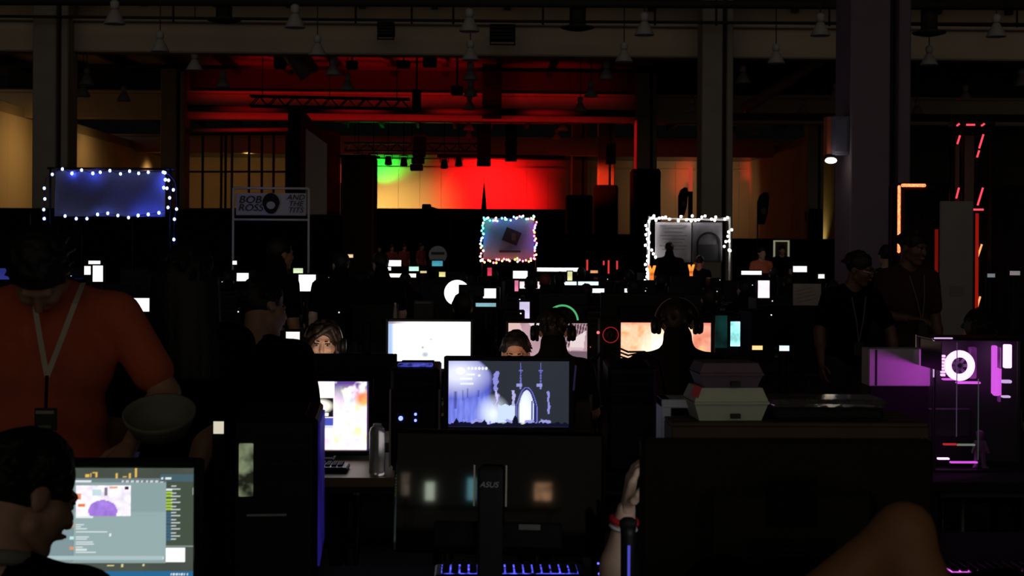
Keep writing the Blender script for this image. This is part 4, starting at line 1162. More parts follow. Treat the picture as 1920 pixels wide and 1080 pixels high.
ORD = ['first', 'second', 'third', 'fourth', 'fifth', 'sixth', 'seventh', 'eighth', 'ninth', 'tenth', 'eleventh']
ROWS = [12.2, 15.3, 18.4, 21.5, 24.6, 27.7, 30.8, 33.9]
for r_ in ROWS:
    n = int(math.ceil((.36 + .24) * r_ / 2.5)); x0 = -.33 * r_
    for i in range(n):
        x = x0 + 2.5 * (i + .5)
        if abs(x - 7.8) < 2.0 and abs(r_ - 27.7) < 1: continue
        table('dark cloth covered table in the %s far row, %s from the left' % (ORD[ROWS.index(r_)], ORD[i]), x, r_, 2.4, 1.5, 0, 'dark tables of the far gaming rows')
def snap(d, s): return min(ROWS, key=lambda r_: abs(r_ - d)) + s

def mon_px(label, x0, y0, x1, y1, d, scr, **k):
    c = P((x0 + x1) / 2, (y0 + y1) / 2, d)
    return monitor(label, c.x, c.y, c.z, sz(x1 - x0, d), sz(y1 - y0, d), 0.0, scr, **k)

# ================================================================== NEAR SCREENS
def chat_img():
    im = Img(190, 108, lin(72, 80, 72)); U = lambda p: (p - 5) / 357; V = lambda p: (p - 877) / 203
    rc = lambda a, b, c, e, col, al=1: im.rect(U(a), V(b), U(c), V(e), col, al)
    im.a *= (.75 + .5 * vnoise(108, 190, 3, 5, 4))[..., None]
    Y = lin(235, 190, 90)
    for a, b, c, e in ((160, 891, 166, 896), (168, 889, 171, 896), (172, 886, 178, 889), (178, 887, 181, 896), (216, 889, 219, 897), (228, 893, 236, 896), (240, 889, 244, 897), (252, 878, 255, 895)): rc(a, b, c, e, Y)
    win = lin(140, 163, 164)
    rc(20, 897, 310, 1054, win)
    im.mix(((im.u > U(20)) & (im.u < U(310)) & (im.v > V(960)) & (im.v < V(1040))) * .35, lin(165, 190, 190))
    rc(20, 897, 310, 905, lin(112, 128, 132)); rc(140, 902, 170, 906, lin(230, 235, 240))
    for k in range(9): rc(226 + 9 * k, 902, 231 + 9 * k, 906, lin(225, 230, 232), .8)
    rc(135, 897, 138, 1050, lin(120, 140, 142)); rc(20, 897, 136, 1052, lin(128, 150, 155))
    N = vnoise(108, 190, 20, 34, 8, 3); pic = (im.u > U(143)) & (im.u < U(243)) & (im.v > V(911)) & (im.v < V(967))
    base = np.stack([.75 + .6 * N, .70 + .55 * N, .85 + .5 * N], -1); im.a = np.where(pic[..., None], base, im.a)
    q = np.sqrt(((im.u - U(192)) / .075) ** 2 + ((im.v - V(958)) / .10) ** 2) < 1
    im.a = np.where((pic & q)[..., None], np.asarray(lin(165, 125, 225)) * (.7 + .7 * N)[..., None], im.a)
    rc(143, 926, 152, 938, lin(235, 150, 110)); rc(145, 944, 160, 950, lin(240, 130, 70)); rc(172, 918, 190, 930, lin(200, 225, 230)); rc(194, 914, 200, 930, lin(130, 120, 140)); rc(233, 913, 240, 919, lin(50, 40, 70)); rc(205, 912, 220, 917, lin(230, 170, 130))
    W = lin(232, 240, 240)
    def lines(x, y, ws, s=4.2):
        for i, ww in enumerate(ws): rc(x, y + i * s, x + ww, y + i * s + 2.1, W, .85)
    rc(143, 968, 175, 971, W)
    for y, ws, ic in ((982, (14, 8, 20, 58), lin(225, 150, 110)), (1005, (24, 20, 32, 33), lin(200, 235, 235)), (1024, (13, 20, 37), lin(225, 150, 110))):
        rc(131, y, 138, y + 6, ic); lines(143, y, ws)
    rc(107, 1009, 121, 1011, W, .7); rc(204, 1000, 207, 1004, W)
    rc(20, 1041, 306, 1048, lin(172, 194, 196)); rc(303, 1042, 306, 1046, W)
    rc(310, 905, 366, 1023, lin(70, 82, 68)); rc(298, 890, 366, 903, lin(72, 98, 108)); rc(300, 896, 304, 899, W); rc(308, 896, 318, 899, W)
    yy = 910
    for i in range(17):
        col = lin(170, 205, 60) if 1 < i < 8 else lin(60, 100, 130) if i >= 8 else W
        if i > 0: rc(310, yy, 320 + (i * 5) % 5, yy + 3.8, col)
        rc(318, yy + 1, 328 + (i * 7) % 14, yy + 3, W, .8); yy += 6.1
    rc(358, 914, 361, 927, lin(150, 160, 155)); rc(310, 1021, 366, 1024, lin(150, 160, 158))
    rc(310, 1025, 346, 1051, (1.15, 1.18, 1.18))
    for a, b, c, e in ((200, 1057, 213, 1060), (226, 1056, 231, 1062), (266, 1056, 270, 1060)): rc(a, b, c, e, lin(230, 215, 150))
    rc(5, 1069, 366, 1080, lin(40, 105, 150))
    for k in range(7): rc(318 + 5 * k, 1072, 321 + 5 * k, 1076, W)
    return im
im = chat_img(); me = im.mesh('screen', sz(357, 3.9), sz(205, 3.9)); me.materials.append(screen_mat('chat_screen', 1.0))
mon_px('monitor with a grey chat window in front of the man at lower left', 5, 877, 362, 1082, 3.9, me, bezel=.024, chin=.03)

def game_img():
    im = Img(192, 108, lin(44, 48, 57)); H, W = 108, 192
    N = vnoise(H, W, 9, 14, 21, 4); N2 = vnoise(H, W, 3, 46, 5, 3)
    # blue misty cavern on the left
    fall = np.clip((.40 + .04 * np.sin(im.v * 9) - .10 * np.clip(.45 - im.v, 0, 1) * 3 - im.u) / .035, 0, 1)
    g = np.clip((im.v - .38) / .25, 0, 1) * (.45 + .9 * np.clip(N2 - .25, 0, 1)) * (.55 + im.u)
    bl = np.stack([.05 + .34 * g, .06 + .42 * g, .52 + .85 * g], -1)
    im.a = im.a * (1 - fall[..., None]) + bl * fall[..., None]
    im.mix(np.clip(1.25 - np.sqrt(((im.u - .08) / .26) ** 2 + ((im.v - .20) / .30) ** 2), 0, 1) * fall, (.95, .98, 1.25))
    im.mix(np.clip(1.1 - np.sqrt(((im.u - .37) / .14) ** 2 + ((im.v - .80) / .28) ** 2), 0, 1), (1.0, 1.1, 1.35))
    for x, y0, y1, ww in ((.06, .46, .72, .018), (.16, .42, .56, .008), (.25, .44, .55, .010), (.12, .44, .60, .006)):
        im.mix(np.clip(1 - np.abs(im.u - x) / ww, 0, 1) * (im.v > y0) * (im.v < y1) * .8, lin(48, 48, 130))
    # ragged lit wall edge, low lit terrace
    e1 = .395 + .012 * (N - .5) * 6; im.mix((np.abs(im.u - e1) < .010 + .008 * N2) & (im.v > .16) & (im.v < .66), lin(150, 150, 235)); im.mix((np.abs(im.u - e1) < .008) & (im.v > .44) & (im.v < .66), lin(220, 215, 250))
    im.mix((im.u > .41) & (im.u < .55) & (im.v > .66 + .012 * np.sin(im.u * 90)) & (im.v < .93), (.72, .86, 1.10))
    im.mix((np.abs(im.u - .535 - .01 * (N - .5) * 4) < .014) & (im.v > .44) & (im.v < .68), lin(190, 185, 245))
    # towers
    for x in (.597, .763):
        im.mix((np.abs(im.u - x) < .004 + .006 * np.clip(im.v - .03, 0, 1) * (.4 + 1.2 * (np.sin(im.v * 150) > 0))) & (im.v > .03) & (im.v < .40), lin(115, 115, 215))
        im.rect(x - .016, .14, x + .018, .155, lin(120, 120, 215)); im.rect(x - .035, .345, x + .012, .385, lin(155, 160, 230)); im.rect(x - .01, .385, x + .006, .43, lin(140, 140, 220))
    # pointed arch with bright interior
    def arch(k, col):
        xx = np.abs(im.u - .648) / (.088 * k); top = .40 + .115 * (1 - k)
        im.mix((xx < 1) & (im.v > top + .30 * k * xx ** 2.2) & (im.v < .93), col)
    arch(1.05, lin(120, 125, 220)); arch(.92, lin(40, 40, 105)); arch(.66, (.80, .88, 1.15))
    im.mix(np.clip(1.3 - np.sqrt(((im.u - .635) / .05) ** 2 + ((im.v - .78) / .26) ** 2), 0, 1), (1.2, 1.25, 1.3))
    im.rect(.69, .60, .70, .93, lin(45, 45, 120))
    im.mix((np.abs(im.u - .825 - .012 * (N - .5) * 4) < .008) & (im.v > .45) & (im.v < .80), lin(150, 150, 235))
    # dark ground line with lit tufts
    gl = .935 + .06 * (vnoise(H, W, 1, 34, 3, 2) - .5)
    im.mix((im.v > gl - .045) & (im.v < gl) & (N > .47) & (im.u < .85), lin(165, 165, 240)); im.mix(im.v > gl, lin(14, 15, 42))
    for x, h_ in ((.07, .14), (.555, .20), (.30, .12), (.655, .08)): im.poly([(x - .035, 1), (x - .020, 1 - h_ * .6), (x, 1 - h_), (x + .020, 1 - h_ * .6), (x + .035, 1)], lin(12, 13, 36))
    for k in range(6): im.disc(.168 + .029 * k, .118, .010, .022, (1.2, 1.2, 1.25))
    im.disc(.10, .155, .035, .05, (1.3, 1.3, 1.3)); im.rect(.15, .19, .22, .225, (1.1, 1.1, 1.2)); im.rect(.10, .26, .20, .29, (1.1, 1.15, 1.3)); im.rect(.10, .33, .21, .36, (1.0, 1.02, 1.25)); im.disc(.255, .225, .01, .018, (1.1, 1.1, 1.3))
    im.mix(np.clip((im.v - .985) / .01, 0, 1), (.02, .02, .05))
    return im
im = game_img(); me = im.mesh('screen', sz(226, 6.0), sz(124, 6.0)); me.materials.append(screen_mat('game_screen', .92))
gm = mon_px('central monitor with a blue white gothic game scene', 841, 677, 1067, 801, 6.0, me, bezel=.020, chin=.026)
MB().cyl((sz(125, 6), -.012, sz(55, 6) + P(954, 739, 6).z - TZ), (sz(121, 6), -.012, sz(8, 6) + P(954, 739, 6).z - TZ), .005, n=6).build('edge_highlight_strip', mat('polished_edge', (.8, .78, .8), .15, .8), gm)  # bright strip stands in for the streak of light on the bezel

def splash_img():
    im = Img(130, 74, (1, 1, 1)); N = [vnoise(74, 130, 6, 11, s, 4) for s in (1, 2, 3, 4)]
    im.a = np.stack([.95 + .7 * (N[0] - .4), .92 + .9 * (N[1] - .45), .90 + 1.0 * (N[2] - .42)], -1)
    im.mix(np.clip((.42 - im.v) * 2.6, 0, 1) * (im.u > .72) * np.clip((N[3] - .42) * 6, 0, 1), lin(90, 60, 140))
    im.disc(.96, .25, .06, .10, lin(240, 130, 90), .4); im.mix(np.clip((N[1] - .52) * 5, 0, 1) * (im.u > .7) * (im.v > .2) * .6, lin(240, 190, 90))
    im.rect(.50, .25, .715, .52, lin(20, 20, 26)); im.disc(.61, .36, .085, .085, (1.1, 1.05, .85), .35); im.rect(.56, .46, .68, .495, (1.1, 1.1, 1.1))
    im.rect(.50, .525, .715, .63, lin(70, 80, 170)); im.rect(.50, .64, .715, .67, lin(200, 205, 245))
    im.mix(np.clip((N[0] - .5) * 4, 0, 1) * (im.u < .72) * (im.v < .22) * .5, lin(180, 150, 200))
    im.mix(np.clip((im.v - .97) / .02, 0, 1), lin(30, 25, 60)); im.mix(im.u > .985, lin(60, 40, 90))
    return im
im = splash_img(); me = im.mesh('screen', sz(231, 6.45), sz(130, 6.45)); me.materials.append(screen_mat('splash_screen', 1.35))
mon_px('monitor with a bright colourful splash screen on the tan table', 459, 715, 690, 845, 6.45, me, bezel=.022, chin=.022)

def white_img():
    im = Img(90, 52, (1.4, 1.4, 1.42)); N = vnoise(52, 90, 5, 9, 11, 3)
    im.mix(np.clip((.10 - im.u) / .06, 0, 1), lin(175, 205, 250)); im.mix((im.v < .05) * np.clip(.35 - im.u, 0, .3) * 3, lin(150, 140, 150))
    im.disc(.45, .70, .045, .06, lin(190, 200, 210), .6); im.disc(.52, .38, .02, .02, lin(205, 205, 210), .6); im.disc(.42, .55, .015, .03, lin(160, 165, 180), .6)
    im.mix(((im.u > .12) & (im.u < .22) & (im.v > .48) & (im.v < .68)) * .35, lin(170, 160, 220)); im.disc(.55, .88, .10, .08, lin(195, 220, 240), .6)
    im.mix((N > .6) * .06, lin(160, 180, 200))
    return im
im = white_img(); me = im.mesh('screen', sz(154, 9.0), sz(88, 9.0)); me.materials.append(screen_mat('white_screen', 1.0))
mon_px('bright white monitor behind the central game monitor', 728, 603, 882, 691, 9.0, me, bezel=.018, group=None)
def pink_img():
    im = Img(90, 52, lin(185, 150, 160)); N = vnoise(52, 90, 4, 7, 31, 3)
    im.a = im.a * (.7 + .6 * N)[..., None]
    im.poly([(0, 0), (.15, 0), (.25, .55), (.0, .8)], lin(225, 190, 185)); im.poly([(.25, 0), (.45, 0), (.40, .3)], lin(230, 215, 220))
    for k in range(9): im.poly([(.70 + .035 * k, .02), (.72 + .035 * k, .02), (.66 + .035 * k, .5), (.645 + .035 * k, .5)], lin(70, 45, 60))
    im.poly([(.78, .35), (.98, .15), (.95, .5), (.78, .55)], lin(235, 215, 218)); im.rect(.62, .48, .95, .54, lin(215, 190, 195))
    im.rect(.6, .56, 1, 1, lin(120, 95, 108)); im.rect(.55, .60, .68, .66, lin(225, 210, 215))
    return im
im = pink_img(); me = im.mesh('screen', sz(148, 9.0), sz(94, 9.0)); me.materials.append(screen_mat('pink_screen', 1.0))
mon_px('monitor with a dusty pink picture behind the two heads at the centre', 953, 606, 1101, 700, 9.0, me, bezel=.018)
def orange_img():
    im = Img(90, 52, lin(240, 170, 130)); N = vnoise(52, 90, 7, 12, 41, 4)
    im.a = np.stack([.85 + .6 * (N - .4), .40 + .7 * (N - .4), .22 + .6 * (N - .4)], -1)
    im.mix(np.clip(1.15 - np.sqrt(((im.u - .48) / .30) ** 2 + ((im.v - .85) / .75) ** 2), 0, 1), (1.4, 1.25, 1.05))
    im.mix(np.clip((.08 - im.v) / .08, 0, 1) * .7, lin(220, 90, 70)); im.mix((im.u > .80) * .65, lin(185, 95, 85)); im.disc(.90, .65, .04, .14, lin(240, 180, 110), .5)
    im.mix((N > .58) * .25 * (im.u < .35), lin(150, 90, 60))
    return im
im = orange_img(); me = im.mesh('screen', sz(170, 8.95), sz(92, 8.95)); me.materials.append(screen_mat('orange_screen', 1.5))
mon_px('monitor with a glowing orange picture behind the large headset wearer', 1163, 605, 1333, 697, 8.95, me, bezel=.020)

# ================================================================== NEAR DEVICES
# glossy backed monitor, seen from behind, tilted a little towards the ceiling
d = 3.75; c = P(935, 924, d); TILT = R(4.95)
t = thing('monitor', 'black monitor seen from behind with glossy back and lettered stand neck', 'monitor', (c.x, c.y, TZ), R(-6))
pv = Matrix.Translation((0, 0, c.z - TZ)) @ Matrix.Rotation(-TILT, 4, 'X')
W_, H_ = sz(398, d), sz(232, d)
MB().rbox((0, .018, 0), (W_, .03, H_), .008, pv).build('housing', BLACK, t)
MB().rbox((0, -.004, 0), (W_ * .985, .016, H_ * .97), .006, pv).build('glossy_back', GLOSS, t)
MB().box((0, .036, 0), (W_ * .95, .004, H_ * .9), pv).build('screen', mat('screen_off', (.01, .01, .012), .2), t)
nx = sz(922 - 935, d)
MB().rbox((nx, -.045, (zat(870, d) - TZ) / 2), (sz(46, d), .035, zat(870, d) - TZ), .008).build('neck', mat('neck_grey', (.022, .022, .023), .5, spec=.25), t)
MB().rbox((nx, -.03, .01), (.26, .20, .02), .008).build('stand_base', BLACK, t)
MB().rbox((0, -.018, -H_ * .33), (W_ * .6, .012, H_ * .2), .004, pv).build('port_cover', MATTE, t)
MB().box((sz(60, d), -.026, -H_ * .26), (sz(40, d), .003, sz(10, d)), pv).build('rating_label', mat('label_grey', (.16, .16, .15), .6), t)
lettering('ASUS', .020, mat('logo_silver', (.45, .45, .45), .4), t, (nx, -.064, zat(902, d) - TZ), shear=.25, sx=1.05)
for s in (-1, 1): MB().box((nx + s * sz(30, d) - sz(2, d), -.016, H_ * .06), (.004, .003, sz(76, d)), pv).build('chrome_line', mat('chrome_line', (.6, .58, .55), .25, .9), t)
# lit screens far behind the photographer that the glossy back mirrors
n_ = (Matrix.Rotation(R(-6), 3, 'Z') @ Matrix.Rotation(-TILT, 3, 'X') @ Vector((0, -1, 0))).normalized()
pp = c + n_ * .012
for i, (px, py, wpx, hpx, m) in enumerate(((806, 921, 17, 33, em('mirror_pale', (.80, .92, .72), .95 / .06)), (884, 917, 15, 40, em('mirror_teal', (.22, .55, .62), .8 / .06)), (1018, 922, 32, 32, em('mirror_brown', (.55, .30, .16), .75 / .06, .6, 6)), (760, 908, 14, 40, em('mirror_bronze', (.42, .33, .25), .35 / .06, .6, 9)))):
    ray = (P(px, py, 1.0) - Vector((0, 0, CAMH))).normalized(); o0 = Vector((0, 0, CAMH))
    h_ = (pp - o0).dot(n_) / ray.dot(n_); hit = o0 + ray * h_; rf = ray - 2 * ray.dot(n_) * n_
    s_ = (-24.0 - hit.y) / rf.y; q = hit + rf * s_; D_ = h_ + s_
    monitor('upright lit screen behind the photographer, mirrored %s in the glossy monitor back' % ('as the pale patch', 'as the teal patch', 'as the brown patch', 'as the bronze streak')[i], q.x, q.y, q.z, sz(wpx, D_), sz(hpx, D_), math.pi, m, detail=False)
c2 = P(890, 460, 24.0); tt = table('dark table behind the photographer', 0.1 - 27.8 * .21, -24.05, 3.6, .75, 0)
# keyboards
keyboard('keyboard with blue glowing keys behind the glossy backed monitor', P(955, 1062, 4.2).x, P(955, 1062, 4.2).y, 0, em('key_blue', (.08, .08, 1.0), 1.1, .95, 45))
keyboard('keyboard with pink purple glowing keys at lower right', P(1900, 460, 4.26).x, P(1900, 460, 4.26).y, 0, em('key_purple', (.75, .10, .75), 1.1, .7, 25))
# big black monitor back
d = 3.0; c = P(1470, 980, d)
t = monitor('large black monitor seen from behind at lower right', c.x, c.y, c.z, sz(520, d), sz(292, d), math.pi, em('big_screen_on', (.9, .92, 1.0), 1.6, .4, 6), bezel=.014, body=mat('warm_black_plastic', (.018, .016, .012), .55, spec=.3), detail=True)
for k in range(5): MB().box((0, .078, c.z - TZ - .02 - .012 * k), (.18, .004, .005)).build('vent_slot', BLACK, t)
MB().box((0, .080, c.z - TZ + .06), (.10, .004, .10)).build('mount_plate', MATTE, t)
# tower beside the chat monitor
BLUEP = em('blue_lit_acrylic', lin(48, 36, 150), .26, .5, 5, base=(.02, .02, .08))
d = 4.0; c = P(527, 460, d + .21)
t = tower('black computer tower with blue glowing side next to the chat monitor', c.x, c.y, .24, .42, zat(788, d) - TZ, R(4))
MB().rbox((.123, -.01, (zat(788, d) - TZ) * .55), (.006, .38, (zat(788, d) - TZ) * .82), .002).build('blue_side_panel', BLUEP, t)  # blue light on the case side put in as a weak glow
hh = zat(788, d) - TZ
MB().rbox((-.077, -.243, zat(880, d) - TZ), (sz(26, d), .012, sz(98, d)), .002).build('front_window', em('window_pale', lin(120, 130, 100), .55, .9, 22), t)  # screen reflection on the front put in as a glowing strip
MB().box((-.02, -.236, zat(965, d) - TZ), (.11, .004, .006)).build('front_line', mat('front_line_grey', (.25, .25, .24), .5), t)
# woman's monitor seen from behind
d = 6.98; c = P(650, 725, d)
monitor('black monitor seen from behind hiding the lower face of the woman with the headset', c.x, c.y, c.z, sz(176, d), sz(112, d), math.pi, em('woman_screen', (1.0, .80, .64), 8.0, .3, 6), bezel=.016)
c = P(985, 735, 6.95)
monitor('black monitor back in front of the man with the lit forehead', c.x, c.y, c.z, .46, .27, math.pi, em('man_screen', (1.0, .55, .34), 5.0, .3, 6), bezel=.014)
# small tower between the screens, with blue lights
BL = em('indicator_blue', (.10, .14, 1.0), 5)
d = 6.15; c = P(783, 460, d + .2)
t = tower('computer tower with blue indicator lights left of the central monitor', c.x, c.y, sz(92, d), .38, zat(692, d) - TZ, 0, led=[(-.28, .52, .010, BL), (.02, .56, .006, BL), (.02, .50, .006, BL)])
MB().rbox((0, -.15, zat(692, d) - TZ + .012), (sz(66, d), .07, .014), .004).build('blue_top_light', em('blue_top', (.08, .09, .62), .55, .9, 30), t)
for s in (-1, 1): MB().box((s * sz(46, d), -.2, (zat(692, d) - TZ) * .42), (.008, .01, (zat(692, d) - TZ) * .75)).build('silver_trim', mat('silver_trim', (.45, .42, .40), .35, .5), t)
d = 6.1; c = P(1180, 460, d + .2)
t = tower('tall black computer tower with cables on top right of the central monitor', c.x, c.y, sz(90, d), .42, zat(686, d) - TZ, R(-2))
zt = zat(686, d)
for k in range(3):
    pts = [(c.x - .17 + .02 * k, c.y - .05 - .04 * k, zt + .02), (c.x - .12, c.y - .10, zt + .06 + .02 * k), (c.x - .02, c.y - .16, zt + .03 + .015 * k), (c.x + .06, c.y - .12 + .02 * k, zt + .055), (c.x + .13, c.y - .05, zt + .02), (c.x + .16 + .01 * k, c.y + .02, zt - .12 - .03 * k)]
    tag(MB().tube(pts, .0045, 6).build('cable', mat('cable_black', (.02, .02, .02), .4), None, True), 'black cable looping over the tall tower, %s' % ('the lowest loop', 'the middle loop', 'the highest loop')[k], 'cable', 'cables over the tall tower')
# bottle on the tan table
CLEAR = mat('clear_plastic', (.55, .58, .55), .25, trans=.7, var=.02)
c = P(706, 893, 6.02)
bottle('clear ribbed plastic bottle on the tan table beside the colourful screen', c.x, c.y + .03, TZ, sz(15.5, 6), .218, CLEAR)
c = P(640, 460, 6.16); keyboard('dark keyboard on the tan table under the colourful screen', P(560, 460, 6.14).x, c.y, 0, em('key_white_dim', (.35, .36, .5), .22, .9, 22))
c = P(410, 814, 4.3); t = thing('phone', 'small lit phone propped beside the chat monitor', 'phone', (c.x, c.y, TZ))
MB().rbox((0, .004, (c.z - TZ) / 2 + .02), (sz(24, 4.3), .008, c.z - TZ + .04), .003).build('body', BLACK, t)
MB().box((0, -.002, c.z - TZ + .020), (sz(19, 4.3), .003, sz(23, 4.3))).build('screen', em('phone_cream', (.85, .78, .60), .8), t)
MB().rbox((0, .03, .01), (.06, .06, .02), .004).build('holder', MATTE, t)

# crate, foam boxes, tray
wood = mat('dark_crate_wood', (.085, .055, .030), .8, var=.35, scale=7)
d = 4.50; a, b = P(1262, 460, d), P(1748, 460, d); zt = zat(797, d)
t = thing('wooden_crate', 'low brown wooden crate holding the foam food boxes', 'crate', ((a.x + b.x) / 2, a.y + .17, TZ))
W_ = b.x - a.x
for k in range(4): MB().rbox((0, -.17 + .006, (zt - TZ) * (k + .5) / 4), (W_, .014, (zt - TZ) / 4 * .95), .003).build('front_slat', wood, t)
for s in (-1, 1): MB().rbox((s * (W_ / 2 - .007), .0, (zt - TZ) / 2), (.014, .32, zt - TZ - .004), .003).build('side_board', wood, t)
for k in range(4): MB().rbox((0, -.125 + .085 * k, zt - TZ + .004), (W_, .078, .012), .003).build('top_slat', wood, t)
MB().rbox((0, .17, (zt - TZ) / 2), (W_, .012, zt - TZ - .01), .003).build('back_board', wood, t)
def clam(label, px, d, zb, w, dd, h, m, name='foam_box'):
    c = P(px, 460, d); t = thing(name, label, 'food box', (c.x, c.y, zb), R(3))
    m1 = MB(); h1 = h * .55
    for (za, zb_, ka, kb) in ((0, h1, .84, 1.0),):
        vs = [(sx * w / 2 * ka, sy * dd / 2 * ka, za) for sx, sy in ((-1, -1), (1, -1), (1, 1), (-1, 1))] + [(sx * w / 2 * kb, sy * dd / 2 * kb, zb_) for sx, sy in ((-1, -1), (1, -1), (1, 1), (-1, 1))]
        m1.add(vs, [(0, 3, 2, 1), (4, 5, 6, 7), (0, 1, 5, 4), (1, 2, 6, 5), (2, 3, 7, 6), (3, 0, 4, 7)])
    m1.build('tray', m, t)
    m2 = MB(); vs = [(sx * w / 2, sy * dd / 2, h1 + .004) for sx, sy in ((-1, -1), (1, -1), (1, 1), (-1, 1))] + [(sx * w / 2 * .86, sy * dd / 2 * .86, h) for sx, sy in ((-1, -1), (1, -1), (1, 1), (-1, 1))]
    m2.add(vs, [(0, 3, 2, 1), (4, 5, 6, 7), (0, 1, 5, 4), (1, 2, 6, 5), (2, 3, 7, 6), (3, 0, 4, 7)]).build('lid', m, t)
    MB().rbox((0, -dd / 2 - .004, h1), (w * 1.02, .012, .010), .003).build('rim', m, t)
    MB().box((.01, -dd / 2 + .012 - .022, h1 * .30), (.03, .02, .014)).build('latch', mat('latch_dark', (.03, .03, .025), .7), t)
    return t
zc_ = zt + .012
clam('pale green foam food box at the bottom of the stack on the crate', 1361, d + .13, zc_, sz(142, d), .19, sz(62, d), FOAM)
purp = mat('purple_grey_foam', (.16, .10, .12), .6)
clam('dim purple brown food box on top of the pale foam box', 1362, d + .13, zc_ + sz(62, d) + .001, sz(122, d), .17, sz(46, d), purp)
c = P(1300, 732, d + .05); t = thing('red_tag', 'small bright red tag stuck at the corner of the foam boxes', 'tag', (c.x, c.y - .02, c.z - .018))
MB().box((0, 0, .018), (.026, .004, .036), Matrix.Rotation(R(20), 4, 'Y')).build('paper', mat('red_paper', (.55, .03, .03), .6), t)
c = P(1545, 460, d + .13); t = thing('salad_tray', 'clear plastic tray of salad beside the foam boxes on the crate', 'food tray', (c.x, c.y, zc_))
W_ = sz(224, d)
MB().rbox((0, 0, .022), (W_ * .94, .17, .042), .012).build('tray_bottom', mat('black_tray', (.015, .014, .013), .2), t)
sal = mat('salad', (.05, .09, .03), .6, var=.6, scale=30); salp = mat('salad_purple', (.10, .03, .07), .6, var=.6, scale=30)
for k in range(14): MB().ball((-W_ * .42 + W_ * .065 * k, random.uniform(-.05, .05), .045), (.02, .022, .014)).build('leaf_piece', sal if k % 3 else salp, t, True)
MB().rbox((0, 0, .057), (W_, .18, .026), .012).build('clear_lid', mat('lid_plastic', (.9, .9, .9), .06, trans=.95, var=.01), t)
# white open box left of the stack
d = 4.75; c = P(1275, 460, d); zt2 = zat(743, d)
t = thing('white_shelf_box', 'white open fronted box at the left end of the crate', 'box', (c.x, c.y, TZ))
W_ = sz(76, d)
whb = mat('white_box_board', (.62, .63, .68), .5, var=.05)
MB().rbox((-W_ / 2 + .016, 0, (zt2 - TZ) / 2), (.032, .14, zt2 - TZ), .003).build('side_board', whb, t)
MB().rbox((W_ / 2 - .016, 0, (zt2 - TZ) / 2), (.032, .14, zt2 - TZ), .003).build('side_board', whb, t)
MB().rbox((0, 0, zt2 - TZ - .014), (W_, .145, .028), .003).build('top_board', whb, t)
MB().box((0, .065, (zt2 - TZ) / 2), (W_ * .9, .006, zt2 - TZ - .02)).build('back_board', MATTE, t)

# purple lit computer with glass sides
PW_ = em('purple_white', (.95, .36, 1.0), 3.0); PU = em('purple_led', (.70, .10, .75), 1.1); PDIM = em('purple_panel', (.38, .05, .42), .35, .6, 9)
d = 6.2; a = P(1749, 868, d); zt = zat(629, d); H_ = zt - TZ
t = thing('glass_computer', 'glass sided computer with a glowing purple fan ring at the right edge', 'computer', (a.x, a.y, TZ))
W_ = .47; D_ = .24
for x in (0.004, W_ - .004):
    for y in (0.004, D_): MB().box((x, y, H_ / 2), (.012, .012, H_)).build('edge_rail', mat('rail_dark', (.05, .05, .055), .3, .6), t)
MB().rbox((W_ / 2, D_ / 2, H_ - .006), (W_, D_, .012), .003).build('top_panel', BLACK, t)
MB().rbox((W_ / 2, D_ / 2, .006), (W_, D_, .012), .003).build('bottom_panel', BLACK, t)
MB().box((W_ / 2, D_ - .01, H_ / 2), (W_ - .03, .008, H_ - .03)).build('back_panel', mat('case_inner', (.03, .025, .032), .5), t)
MB().box((W_ / 2, -.004, H_ / 2), (W_ - .004, .005, H_ - .004)).build('glass_front', mat('case_glass', (.95, .95, 1.0), .02, trans=1.0, var=.0, spec=.3), t)
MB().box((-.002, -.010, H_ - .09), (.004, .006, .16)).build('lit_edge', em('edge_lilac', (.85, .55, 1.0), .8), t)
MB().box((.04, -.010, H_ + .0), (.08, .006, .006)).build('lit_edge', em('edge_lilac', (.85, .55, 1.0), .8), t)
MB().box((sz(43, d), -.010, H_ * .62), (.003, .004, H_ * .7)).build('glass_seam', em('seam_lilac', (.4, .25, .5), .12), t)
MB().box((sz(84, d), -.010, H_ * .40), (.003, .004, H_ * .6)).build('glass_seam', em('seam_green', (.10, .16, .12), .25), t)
fx, fz = sz(1813 - 1749, d), zat(684, d) - TZ
ring = [(fx + sz(22.5, d) * math.cos(q), .10, fz + sz(22.5, d) * math.sin(q)) for q in np.linspace(0, 2 * math.pi, 32, endpoint=False)]
fan = MB().tube(ring, sz(6.8, d), 10, closed=True).build('fan_ring', PW_, t, True)
MB().cyl((fx, .09, fz), (fx, .12, fz), sz(6, d), n=18).build('fan_hub', mat('hub_dark', (.06, .03, .07), .4), fan, True)
for k in range(7):
    q = 2 * math.pi * k / 7
    MB().box((sz(10, d), 0, 0), (sz(11, d), .004, sz(6, d)), Matrix.Translation((fx, .11, fz)) @ Matrix.Rotation(q, 4, 'Y') @ Matrix.Rotation(R(25), 4, 'X')).build('fan_blade', em('blade_purple', (.20, .05, .28), .25), fan)
for k in range(7): MB().box((sz(1781 - 1749, d), .10, fz - sz(18, d) + sz(6, d) * k), (sz(7, d), .02, sz(4, d))).build('memory_light', em('memory_pink', (1, .5, 1), 1.6), t)
